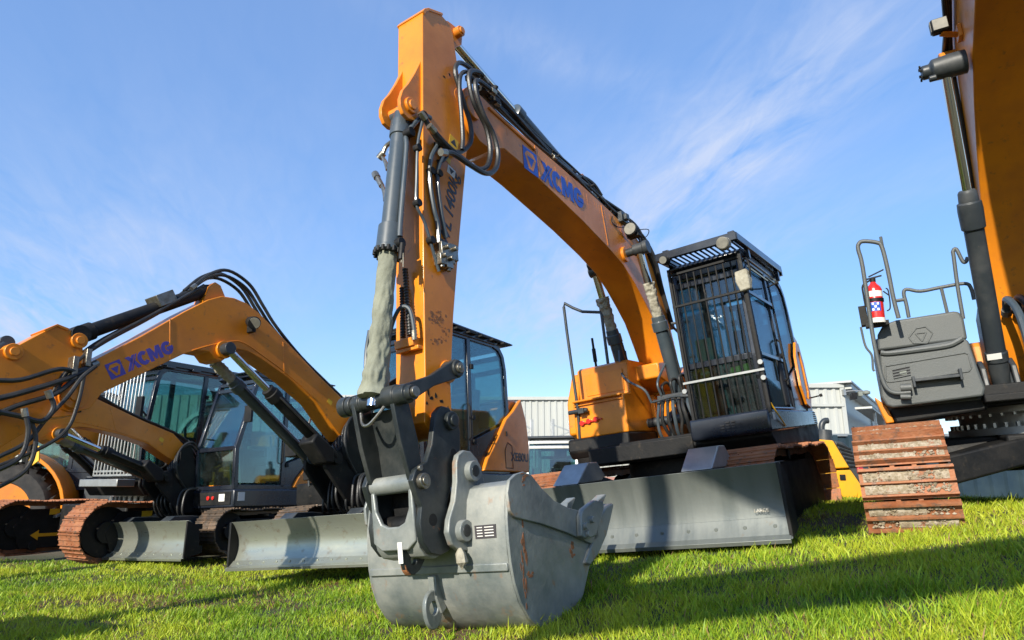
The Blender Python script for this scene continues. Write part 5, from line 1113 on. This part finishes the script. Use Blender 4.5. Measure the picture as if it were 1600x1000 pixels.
# small cab machine behind the bucket
FS = Frame((1.05, 14.6, -.35), 12, 0, 0)
S_ = root('compact_excavator', 'small excavator with grey framed cab seen beyond the bucket teeth', 'excavator', FS)
cS = cab_generic(S_, -.75, .75, -.62, .42, .75, 2.15, .55, slope=.08)
cS.data.materials[0] = M_GALV
for ch in cS.children:
    if ch.name.startswith('cab_roof'): ch.data.materials[0] = M_DG
obj('engine_hood', MB().prism([(.3,.75),(.35,1.30),(-.2,1.42),(-1.3,1.40),(-1.5,1.2),(-1.5,.75)], .46, 1.3), M_OR, S_, .05)
obj('swing_platform', MB().prism([(.8,.55),(.8,.74),(-1.5,.74),(-1.5,.55)], -.7, 1.3), M_BK, S_, .02)
for s in (-.55, 1.15): make_track(S_, s, .35, -1.0, 1.0, .0, .5, .12, M_TRK)
obj('undercarriage', MB().box(-.6,.6,-.4,1.0,.2,.54), M_BK, S_, .02)
obj('dozer_blade', MB().box(1.2,1.25,-.8,1.4,.05,.4), M_DG, S_, .01)

# yellow hooded machine behind the main excavator's left track
FY = Frame((6.6, 13.0, -.1), 90, 0, 0)
Y_ = root('roller', 'yellow hooded machine with an upright exhaust pipe between the two big excavators', 'machine', FY)
yp = lambda pts: [FY.at(x, y, .7) for x, y in pts]
obj('hood', MB().prism(yp([(1258,694),(1274,686),(1302,688),(1328,731),(1284,733)]), -.75, .7), M_YL, Y_, .02)
obj('lower_hood', MB().prism(yp([(1286,736),(1329,734),(1350,764),(1351,774),(1330,789),(1316,776),(1298,748)]), -.75, .71), M_YL, Y_, .02)
vn = obj('rear_panel', MB().prism(yp([(1304,689),(1318,690),(1338,708),(1346,740),(1351,762),(1330,734)]), -.70, .68), M_DG, Y_, .02)
q = MB()
for i in range(6):
    a = FY.at(1308+i*4, 694+i*7, .70); b_ = FY.at(1330+i*2.2, 702+i*5.5, .70); q.beam((a[0],.69,a[1]), (b_[0],.69,b_[1]), .014, .03)
obj('vent_slat', q, M_BK, vn)
a = FY.at(1343, 718, .72); objs('tail_light', MB().box(a[0]-.05,a[0]+.05,.66,.72,a[1]-.06,a[1]+.06), M_REDL, Y_, .008); a = FY.at(1345, 735, .72); objs('tail_light', MB().box(a[0]-.05,a[0]+.05,.66,.72,a[1]-.05,a[1]+.05), M_REDL, Y_, .008)
a = FY.at(1317, 746, .72); obj('latch', MB().box(a[0]-.05,a[0]+.05,.70,.725,a[1]-.05,a[1]+.05), M_BK, Y_, .006)
obj('chassis', MB().prism(yp([(1262,700),(1284,735),(1312,790),(1340,780),(1300,815),(1240,815),(1240,720)]), -.6, .55), M_BK, Y_, .03)
a = FY.at(1288, 690, .3); b_ = FY.at(1288, 672, .3); q = MB().cyl((a[0],.3,a[1]-.1), (b_[0],.3,b_[1]), .13, 20)
t_ = [FY.at(x, y, .3) for x, y in ((1284,675),(1284,664),(1288,658),(1294,657))]; q.tube([(u, .3, w) for u, w in t_], .055, 12); obj('exhaust_pipe', q, M_DG, Y_, .004)
tyre(Y_, (FY.at(1300, 800, .3)[0], 0, .42), .55, .6, (0,1,0), M_YL)
tyre(Y_, (FY.at(1300, 800, .3)[0]+2.4, 0, .42), .55, .6, (0,1,0), M_YL)

# ================================================================== BUILDINGS, FENCE, RACKS
def building(name, label, parts=None):
    return root(name, label, 'shed')
zt = lambda y, Y, x=800: px_at(x, y, Y).z
sh = root('shed', 'long white corrugated shed behind the middle machines', 'shed')
Y1 = 38.0; x0, x1 = px_at(560, 620, Y1).x, px_at(1080, 620, Y1).x; ztop = zt(622, Y1)
corr(sh, 'wall', (x0, Y1), (x1, Y1), -.5, ztop, M_WALL, pitch=.35, depth=.05)
obj('roof', MB().box(x0-.2, x1+.2, Y1+.1, Y1+16, ztop-.05, ztop+.05), M_ROOF, sh)
obj('gutter', MB().box(x0-.2, x1+.2, Y1-.16, Y1-.02, ztop-.12, ztop+.06), M_WALL, sh, .01)
q = MB().box(x0, x1, Y1+15.6, Y1+15.9, -.5, ztop-.1).box(x0, x0+.2, Y1+.1, Y1+15.5, -.5, ztop-.1).box(x1-.2, x1, Y1+.1, Y1+15.5, -.5, ztop-.1); obj('back_wall', q, M_WALL, sh)
# right shed: front wall ends at a corner, side wall runs back under a gable
sr = root('shed', 'white shed with a dark side doorway behind the yellow hooded machine', 'shed')
Y2 = 24.0; cx = px_at(1317, 640, Y2).x; xl = px_at(1180, 640, Y2).x; zr = zt(602, Y2, 1317)
corr(sr, 'wall', (xl, Y2), (cx, Y2), -.4, zr, M_WALL, pitch=.30, depth=.045)
obj('wall_trim', MB().box(xl-.1, cx+.02, Y2-.12, Y2-.06, zt(634, Y2)-.04, zt(634, Y2)+.06).box(xl-.1, cx+.08, Y2-.12, Y2-.04, zr-.10, zr+.04).box(cx-.06, cx+.08, Y2-.10, Y2+.06, -.4, zr), M_WALL, sr, .005)
angs = atan2(20, 13.2)
def along(q): q.v = [(x+cx, y+Y2, z) for x, y, z in q.rotz(angs).v]; return q
obj('side_wall', along(MB().box(.06, 30, .0, .12, -.4, zr-.15)), M_WALL, sr)
obj('doorway', along(MB().box(2.0, 8.0, -.02, -.001, -.4, zr-1.3)), M_DARKOP, sr)
obj('side_trim', along(MB().box(.06, 30, -.35, -.0015, zr-.14, zr+.05).box(8.1, 8.5, -.06, -.003, -.4, zr-.15).box(.2, 14, -.9, -.36, zr-.85, zr-.78)), M_WALL, sr)
obj('side_roof', along(MB().box(-.2, 30, -.4, 9, zr+.051, zr+.12)), M_ROOF, sr)
for k in range(5): obj('awning_post', along(MB().box(1.5+k*3, 1.6+k*3, -.86, -.78, -.4, zr-.86)), M_GALV, sr)
fl = root('floodlight', 'pair of floodlights on a short arm at the corner of the right shed', 'floodlight', loc=px_at(1318, 613, Y2-.2))
q = MB().tube([(0,0,.02),(.35,-.1,.04),(.75,-.15,.02)], .02); q.box(-.02,.06,-.06,.1,-.1,.1); obj('arm', q, M_GALV, fl)
q = MB().loft([[(.10,-.2,-.30),(.36,-.2,-.26),(.40,-.2,-.02),(.18,-.2,-.04)],[(.12,-.1,-.28),(.34,-.1,-.24),(.37,-.1,-.04),(.19,-.1,-.06)]]); obj('lamp_head', q, M_BK, fl, .01)
q = MB().box(.42,.56,-.22,-.08,-.16,-.0).lathe((.72,-.15,-.10), (.72,-.15,.05), [(0,.06),(.02,.12),(.10,.13),(.15,.05)], 16); obj('sensor', q, M_CREAM, fl, .01)
# blue steel fence
fn = root('fence', 'dark blue corrugated steel fence behind the right excavator', 'fence')
YF = 15.5; fa, fb = px_at(1010, 700, YF).x, 21.0
zf = px_at(1335, 680, YF).z
corr(fn, 'panel', (fa, YF), (fb, YF), -.4, zf, M_FENCE, pitch=.34, depth=.07)
obj('top_rail', MB().box(fa, fb, YF-.06, YF+.02, zf-.03, zf+.03), M_GALV, fn, .004)
for i in range(8): obj('post', MB().box(fa+i*2.4, fa+.07+i*2.4, YF+.03, YF+.10, -.5, zf-.04), M_FENCE, fn)
# racks
for k, (xa, xb, yt, lb_) in enumerate(((816, 831, 652, 'left steel storage rack frame standing beside the long white shed'), (864, 892, 655, 'steel storage rack frame partly hidden behind the orange tool locker'))):
    Yr = 30+k; rk = root('storage_rack', lb_, 'rack', group='steel racks by the long shed')
    A, B_ = px_at(xa, yt, Yr), px_at(xb, yt, Yr); q = MB()
    for p in (A, B_):
        q.box(p.x-.06, p.x+.06, Yr-.06, Yr+.06, -.3, p.z+(.0 if p is A else -.1))
        q.box(p.x-.05, p.x+.05, Yr+.9, Yr+1.0, -.3, p.z)
    obj('upright', q, M_GALV, rk, .01); q = MB()
    for z in (A.z-1.0, A.z-.25): q.beam((A.x, Yr, z), (B_.x, Yr, z-.3), .05, .05); q.beam((A.x, Yr, z-.6), (B_.x, Yr, z-.3), .04, .04)
    obj('brace', q, M_GALV, rk)
# left shed behind the machines
sl = root('shed', 'pale shed glimpsed through the glass of the left excavator cabs', 'shed')
corr(sl, 'wall', (-30, 26), (-3.2, 26), -.5, 4.3, M_WALL, pitch=.35, depth=.05)
obj('roof', MB().box(-30.2, -3.0, 26.1, 40, 4.25, 4.35), M_ROOF, sl)
q = MB(); cxs, czs = -11.4, 2.6
for rr_ in (1.2, .85, .5):
    o_ = ring_pts((cxs, czs), rr_, 0, 360, 36)[:-1]; i_ = ring_pts((cxs, czs), rr_-.14, 0, 360, 36)[:-1]
    q.loft([[(x, 25.93, y) for x, y in o_], [(x, 25.90, y) for x, y in o_], [(x, 25.90, y) for x, y in i_], [(x, 25.93, y) for x, y in i_]], cap=False)
obj('reflection_rings', q, M_WHT, sl)  # white rings on the wall imitate arcs reflected in the cab glass

gt = root('shadow_gantry', 'unseen grey steel frame added behind the photographer to cast shadows on grass and blade', 'shadow caster')  # added frame out of view, there only to cast shadows into the scene
for x in (-3.1, 2.7): obj('post', MB().box(x-.08, x+.08, -1.35, -1.2, -.2, 5.8), M_GALV, gt, .01)
obj('beam', MB().prism([(-3.0,3.15),(2.6,3.1),(2.6,3.8),(-3.0,3.85)], -1.32, -1.24), M_GALV, gt, .01)  # added bar that throws the shadow band across the grass
obj('blade_shadow_panel', MB().prism([(-2.9,5.10),(-1.87,4.40),(-1.45,4.4),(-1.45,5.8),(-2.9,5.8)], -1.32, -1.24), M_GALV, gt, .01)  # added panel, cut to throw a diagonal shadow on the main blade
# ================================================================== GROUND
def sm(t): t = max(0, min(1, t)); return t*t*(3-2*t)
def T(x, y):
    yy = 7.0-.5*(sqrt((7.0-y)**2+.3)+(7.0-y)) if False else (y+7.2-sqrt((y-7.2)**2+.3))/2
    b = -.280+.178*x+.063*yy
    lo, hi = -.19, .68
    k = .06
    b = (b+hi-sqrt((b-hi)**2+k*.15))/2; b = (b+lo+sqrt((b-lo)**2+k*.2))/2
    t = sm((y-8.8)/3.5); b = b*(1-t)+(-.17)*t
    n = noise.noise(Vector((x*.7, y*.7, 0)))*.03+noise.noise(Vector((x*2.3, y*2.3, 5)))*.014
    return b+n*(1-sm((y-12)/6))
def axis(a0, a1, st, far):
    v = []; x = a0
    while x <= a1+1e-6: v.append(x); x += st
    g = st; 
    while v[-1] < far: g *= 1.35; v.append(v[-1]+g)
    g = st
    while v[0] > -far: g *= 1.35; v.insert(0, v[0]-g)
    return v
xs = axis(-11, 9, .16, 900); ys = axis(-4, 14, .16, 900)
gm = MB(); gm.v = [(x, y, T(x, y)) for y in ys for x in xs]; nx = len(xs)
gm.f = [(j*nx+i, j*nx+i+1, (j+1)*nx+i+1, (j+1)*nx+i) for j in range(len(ys)-1) for i in range(nx-1)]
mg = bpy.data.materials.new('soil_and_yard'); mg.use_nodes = True; nt = mg.node_tree; N = nt.nodes; L_ = nt.links; bs_ = N['Principled BSDF']; bs_.inputs['Roughness'].default_value = .95
tc = N.new('ShaderNodeTexCoord'); n1 = N.new('ShaderNodeTexNoise'); n1.inputs['Scale'].default_value = 1.6; n1.inputs['Detail'].default_value = 8; L_.new(tc.outputs['Object'], n1.inputs['Vector'])
cr_ = N.new('ShaderNodeValToRGB'); cr_.color_ramp.elements[0].position = .38; cr_.color_ramp.elements[0].color = (.030, .045, .010, 1); cr_.color_ramp.elements[1].position = .66; cr_.color_ramp.elements[1].color = (.10, .065, .030, 1); L_.new(n1.outputs[0], cr_.inputs[0])
sp = N.new('ShaderNodeSeparateXYZ'); L_.new(tc.outputs['Object'], sp.inputs[0]); mr_ = N.new('ShaderNodeMapRange'); mr_.inputs[1].default_value = 10.5; mr_.inputs[2].default_value = 12.5; L_.new(sp.outputs['Y'], mr_.inputs[0])
n2 = N.new('ShaderNodeTexNoise'); n2.inputs['Scale'].default_value = 40; n2.inputs['Detail'].default_value = 5; L_.new(tc.outputs['Object'], n2.inputs['Vector'])
c2_ = N.new('ShaderNodeValToRGB'); c2_.color_ramp.elements[0].color = (.09, .085, .075, 1); c2_.color_ramp.elements[1].color = (.22, .20, .17, 1); L_.new(n2.outputs[0], c2_.inputs[0])
mx = N.new('ShaderNodeMix'); mx.data_type = 'RGBA'; L_.new(mr_.outputs[0], mx.inputs[0]); L_.new(cr_.outputs[0], mx.inputs[6]); L_.new(c2_.outputs[0], mx.inputs[7]); L_.new(mx.outputs[2], bs_.inputs['Base Color'])
bp_ = N.new('ShaderNodeBump'); bp_.inputs['Strength'].default_value = .6; bp_.inputs['Distance'].default_value = .03; L_.new(n2.outputs[0], bp_.inputs['Height']); L_.new(bp_.outputs[0], bs_.inputs['Normal'])
me = bpy.data.meshes.new('ground'); me.from_pydata(gm.v, [], gm.f); me.polygons.foreach_set('use_smooth', [True]*len(me.polygons)); me.materials.append(mg)
go = bpy.data.objects.new('ground', me); COL.objects.link(go); tag(go, 'grassy bank sloping up to the right with a gravel yard behind', 'ground', kind='structure')

# ---- grass blades
import numpy as np
rng = np.random.default_rng(4)
def Tn(x, y):
    b = .10+.10*x; lo, hi, k = -.16, .44, .06
    b = (b+hi-np.sqrt((b-hi)**2+k*.3))/2; b = (b+lo+np.sqrt((b-lo)**2+k*.2))/2
    t = np.clip((y-9)/4, 0, 1); t = t*t*(3-2*t); return b*(1-t)-.16*t
def fnoise(x, y, s, seed):
    r = np.random.default_rng(seed); g = r.random((64, 64)); X = (x*s) % 64; Y = (y*s) % 64; i = X.astype(int); j = Y.astype(int); fx = X-i; fy = Y-j; fx = fx*fx*(3-2*fx); fy = fy*fy*(3-2*fy)
    i1 = (i+1) % 64; j1 = (j+1) % 64
    return (g[i, j]*(1-fx)+g[i1, j]*fx)*(1-fy)+(g[i, j1]*(1-fx)+g[i1, j1]*fx)*fy
def grass(NB):
    y = 2.1+ (10.4-2.1)*rng.random(NB)**1.55; x = (rng.random(NB)*2-1)*(.93*y+.5)
    n1 = fnoise(x, y, 1.1, 1)*.6+fnoise(x, y, 2.9, 2)*.4; n2 = fnoise(x, y, 5.0, 3); n3 = fnoise(x, y, .8, 9)*.5+fnoise(x, y, 2.2, 8)*.5
    keep = rng.random(NB) < np.clip(.25+1.3*n2, .2, 1); x, y, n1, n2, n3 = [a[keep] for a in (x, y, n1, n2, n3)]
    NT = 420; ty = 2.6+6.5*rng.random(NT)**1.3; tx = (rng.random(NT)*2-1)*(.85*ty); per = 26; tid = np.repeat(np.arange(NT), per)
    rr = .035*np.sqrt(rng.random(NT*per))*(.6+.8*rng.random(NT))[tid]; aa = rng.random(NT*per)*6.283
    x = np.concatenate([x, tx[tid]+rr*np.cos(aa)]); y = np.concatenate([y, ty[tid]+rr*np.sin(aa)])
    n1, n2, n3 = [np.concatenate([a, (.55+.45*rng.random(NT))[tid]*k]) for a, k in ((n1, 1), (n2, .9), (n3, .5))]
    n = len(x); tuft = np.arange(n) >= n-NT*per
    dry = (n3 > .60)&(rng.random(n) < np.clip((n3-.55)*4.0, 0, .75))
    h = (.022+.036*n1+.040*np.clip(n2-.6, 0, 1)*2)*(.55+.8*rng.random(n)); tall = rng.random(n) < .035*(n1 > .45)+.01; h = np.where(tall, h*1.6, h); h = np.where(dry, h*.55, h); h = np.where(tuft, h*(.6+.6*rng.random(n)), h)
    w = (.0015+.0010*y/3.5)*(.7+.7*rng.random(n)); w = np.where(tall, w*1.25, w)
    a = rng.random(n)*2*np.pi; ca, sa = np.cos(a), np.sin(a); b = rng.random(n)*2*np.pi; ln = h*(.25+.75*rng.random(n)**1.5); ln = np.where(dry, h*1.6, ln); ln = np.where(tuft, ln*1.25, ln)
    bx, by = np.cos(b)*ln, np.sin(b)*ln
    z0 = np.array([T(float(p), float(q)) for p, q in zip(x, y)], dtype=np.float64)-.008
    lv = [(0, 0, 1.0), (.38, .18, .95), (.72, .52, .7)]
    V_ = np.zeros((n, 7, 3))
    for i, (t, s, ww) in enumerate(lv):
        for k, sg in enumerate((-1, 1)):
            V_[:, 2*i+k, 0] = x+bx*s+sg*ca*w*ww; V_[:, 2*i+k, 1] = y+by*s+sg*sa*w*ww; V_[:, 2*i+k, 2] = z0+h*t*(1-.15*s)
    V_[:, 6, 0] = x+bx; V_[:, 6, 1] = y+by; V_[:, 6, 2] = z0+h*np.where(ln > h*.7, .86, 1.0)
    base = (np.arange(n)*7)[:, None]
    quads = np.array([[0,1,3,2],[2,3,5,4]]); tri = np.array([4,5,6])
    loops = np.concatenate([(base[:, None, :]+quads[None]).reshape(n, 8), base+tri[None]], axis=1).reshape(-1)
    tot = np.tile([4,4,3], n); st = np.concatenate([[0], np.cumsum(tot)[:-1]])
    me = bpy.data.meshes.new('grass'); me.vertices.add(n*7); me.vertices.foreach_set('co', V_.reshape(-1)); me.loops.add(len(loops)); me.loops.foreach_set('vertex_index', loops.astype(np.int32))
    me.polygons.add(n*3); me.polygons.foreach_set('loop_start', st.astype(np.int32)); me.polygons.foreach_set('loop_total', tot.astype(np.int32)); me.update(calc_edges=True)
    me.polygons.foreach_set('use_smooth', [True]*(n*3))
    g1 = np.array([.25, .40, .020]); g2 = np.array([.46, .50, .035]); g3 = np.array([.09, .19, .015]); d1 = np.array([.36, .25, .10]); d2 = np.array([.22, .12, .05])
    pt = fnoise(x, y, .55, 21)*.55+fnoise(x, y, 1.7, 22)*.45; r1 = (rng.random(n)*.42+n1*.18+np.clip((pt-.25)*1.1, 0, .6))[:, None]; c = g3+(g1-g3)*np.clip(r1*1.7, 0, 1); c = c+(g2-c)*np.clip((r1-.42)*2.4, 0, 1); c = c*(.8+.45*rng.random(n)[:, None])
    dd = d2+(d1-d2)*rng.random(n)[:, None]; c = np.where(dry[:, None], dd, c); str_ = rng.random(n) < .04; c = np.where(str_[:, None], dd*1.2, c)
    ca_ = me.color_attributes.new('tone', 'FLOAT_COLOR', 'POINT'); full = np.ones((n, 7, 4)); full[:, :, :3] = c[:, None, :]; ca_.data.foreach_set('color', full.reshape(-1))
    m = bpy.data.materials.new('grass_blades'); m.use_nodes = True; nt = m.node_tree; N = nt.nodes; L = nt.links; b_ = N['Principled BSDF']; b_.inputs['Roughness'].default_value = .5; b_.inputs['Specular IOR Level'].default_value = .35
    at = N.new('ShaderNodeAttribute'); at.attribute_name = 'tone'; L.new(at.outputs['Color'], b_.inputs['Base Color'])
    tr = N.new('ShaderNodeBsdfTranslucent'); L.new(at.outputs['Color'], tr.inputs[0]); ms = N.new('ShaderNodeMixShader'); ms.inputs[0].default_value = .3; L.new(b_.outputs[0], ms.inputs[1]); L.new(tr.outputs[0], ms.inputs[2]); L.new(ms.outputs[0], N['Material Output'].inputs[0])
    me.materials.append(m); o = bpy.data.objects.new('grass', me); COL.objects.link(o); tag(o, 'bright green uneven grass with dry patches', 'grass', kind='stuff')
grass(430000)

# ================================================================== LIGHT AND SKY
SUN_AZ = Vector((-.522, -.853)).normalized(); SUN_EL = radians(27)
sd_ = Vector((SUN_AZ.x*cos(SUN_EL), SUN_AZ.y*cos(SUN_EL), sin(SUN_EL)))
sl_ = bpy.data.lights.new('sun', 'SUN'); sl_.energy = 5.0; sl_.angle = radians(.6); sl_.color = (1, .93, .80)
so_ = bpy.data.objects.new('sun', sl_); COL.objects.link(so_); so_.rotation_euler = sd_.to_track_quat('Z', 'Y').to_euler()
wd = bpy.data.worlds.new('World'); SC.world = wd; wd.use_nodes = True; nt = wd.node_tree; N = nt.nodes; L = nt.links
bg = N['Background']; sky = N.new('ShaderNodeTexSky'); sky.sky_type = 'NISHITA'; sky.sun_disc = False; sky.sun_elevation = SUN_EL; sky.sun_rotation = atan2(sd_.x, sd_.y)
sky.altitude = 50; sky.air_density = 1.0; sky.dust_density = .2; sky.ozone_density = 1.6
bg.inputs[1].default_value = .15
tc = N.new('ShaderNodeTexCoord'); sx_ = N.new('ShaderNodeSeparateXYZ'); L.new(tc.outputs['Generated'], sx_.inputs[0])
def mth(op, a, b=None, c=None):
    n = N.new('ShaderNodeMath'); n.operation = op
    for i, q in enumerate((a, b, c)):
        if q is None: continue
        if isinstance(q, (int, float)): n.inputs[i].default_value = q
        else: L.new(q, n.inputs[i])
    return n.outputs[0]
zz = mth('ADD', mth('MAXIMUM', sx_.outputs[2], 0.0), .12); cpx = mth('DIVIDE', sx_.outputs[0], zz); cpy = mth('DIVIDE', sx_.outputs[1], zz)
def cloud_noise(ang, s_al, s_ac, scale, det, off, dist=.0):
    cv = N.new('ShaderNodeCombineXYZ'); ca, sa = cos(ang), sin(ang)
    al = mth('ADD', mth('MULTIPLY', cpx, ca), mth('MULTIPLY', cpy, sa)); ac = mth('SUBTRACT', mth('MULTIPLY', cpy, ca), mth('MULTIPLY', cpx, sa))
    L.new(mth('MULTIPLY', al, s_al), cv.inputs[0]); L.new(mth('MULTIPLY', ac, s_ac), cv.inputs[1]); cv.inputs[2].default_value = off
    n = N.new('ShaderNodeTexNoise'); n.inputs['Scale'].default_value = scale; n.inputs['Detail'].default_value = det; n.inputs['Roughness'].default_value = .58; n.inputs['Distortion'].default_value = dist; L.new(cv.outputs[0], n.inputs['Vector']); return n.outputs[0]
def patch(cx_, cy_, ang, la, lc, amp):
    dx_ = mth('SUBTRACT', cpx, cx_); dy_ = mth('SUBTRACT', cpy, cy_); ca, sa = cos(ang), sin(ang)
    al = mth('DIVIDE', mth('ADD', mth('MULTIPLY', dx_, ca), mth('MULTIPLY', dy_, sa)), la); ac = mth('DIVIDE', mth('SUBTRACT', mth('MULTIPLY', dy_, ca), mth('MULTIPLY', dx_, sa)), lc)
    return mth('MULTIPLY', mth('EXPONENT', mth('MULTIPLY', mth('ADD', mth('MULTIPLY', al, al), mth('MULTIPLY', ac, ac)), -1.0)), amp)
AN = radians(104)
wisp = cloud_noise(AN, .9, 2.2, 1.6, 9, 2.0, .9); fine = cloud_noise(AN, 1.6, 5.0, 3.0, 9, 7.0, 1.2)
mask = patch(.53, 1.45, radians(100), .42, .15, 1.15)
for a in ((.40, 1.95, radians(108), .60, .26, 1.0), (.18, 2.6, radians(100), .9, .45, .9), (.03, 1.15, radians(25), .28, .06, .55), (-1.75, 2.35, radians(140), 1.0, .5, .9), (-2.4, 3.2, radians(140), 1.4, .8, .9), (-.9, 1.9, radians(130), 1.1, .4, .12), (.95, 1.75, radians(120), .7, .12, .35), (.62, 1.08, radians(70), .22, .12, .5)):
    mask = mth('ADD', mask, patch(*a))
wr = N.new('ShaderNodeMapRange'); wr.inputs[1].default_value = .34; wr.inputs[2].default_value = .72; L.new(mth('ADD', mth('MULTIPLY', wisp, .62), mth('MULTIPLY', fine, .38)), wr.inputs[0])
cf = mth('MINIMUM', mth('MULTIPLY', mth('MULTIPLY', wr.outputs[0], mask), .80), .9)

hz = mth('MULTIPLY', mth('POWER', mth('SUBTRACT', 1.0, mth('MINIMUM', mth('ABSOLUTE', sx_.outputs[2]), 1.0)), 8.0), .12)
mxx = N.new('ShaderNodeMix'); mxx.data_type = 'RGBA'; L.new(mth('ADD', cf, hz), mxx.inputs[0]); hs = N.new('ShaderNodeHueSaturation'); hs.inputs['Saturation'].default_value = 1.28; hs.inputs['Value'].default_value = 1.05; L.new(sky.outputs[0], hs.inputs['Color']); vl = N.new('ShaderNodeMix'); vl.data_type = 'RGBA'; vl.inputs[0].default_value = .45; vl.inputs[7].default_value = (1.60, 2.46, 4.7, 1)
L.new(hs.outputs[0], vl.inputs[6]); L.new(vl.outputs[2], mxx.inputs[6]); mxx.inputs[7].default_value = (2.9, 3.35, 4.4, 1)
L.new(mxx.outputs[2], bg.inputs[0])
SC.render.engine = 'CYCLES'; SC.cycles.max_bounces = 8; SC.cycles.transparent_max_bounces = 16
SC.view_settings.view_transform = 'Standard'; SC.view_settings.look = 'None'; SC.view_settings.exposure = .55; SC.view_settings.gamma = 1
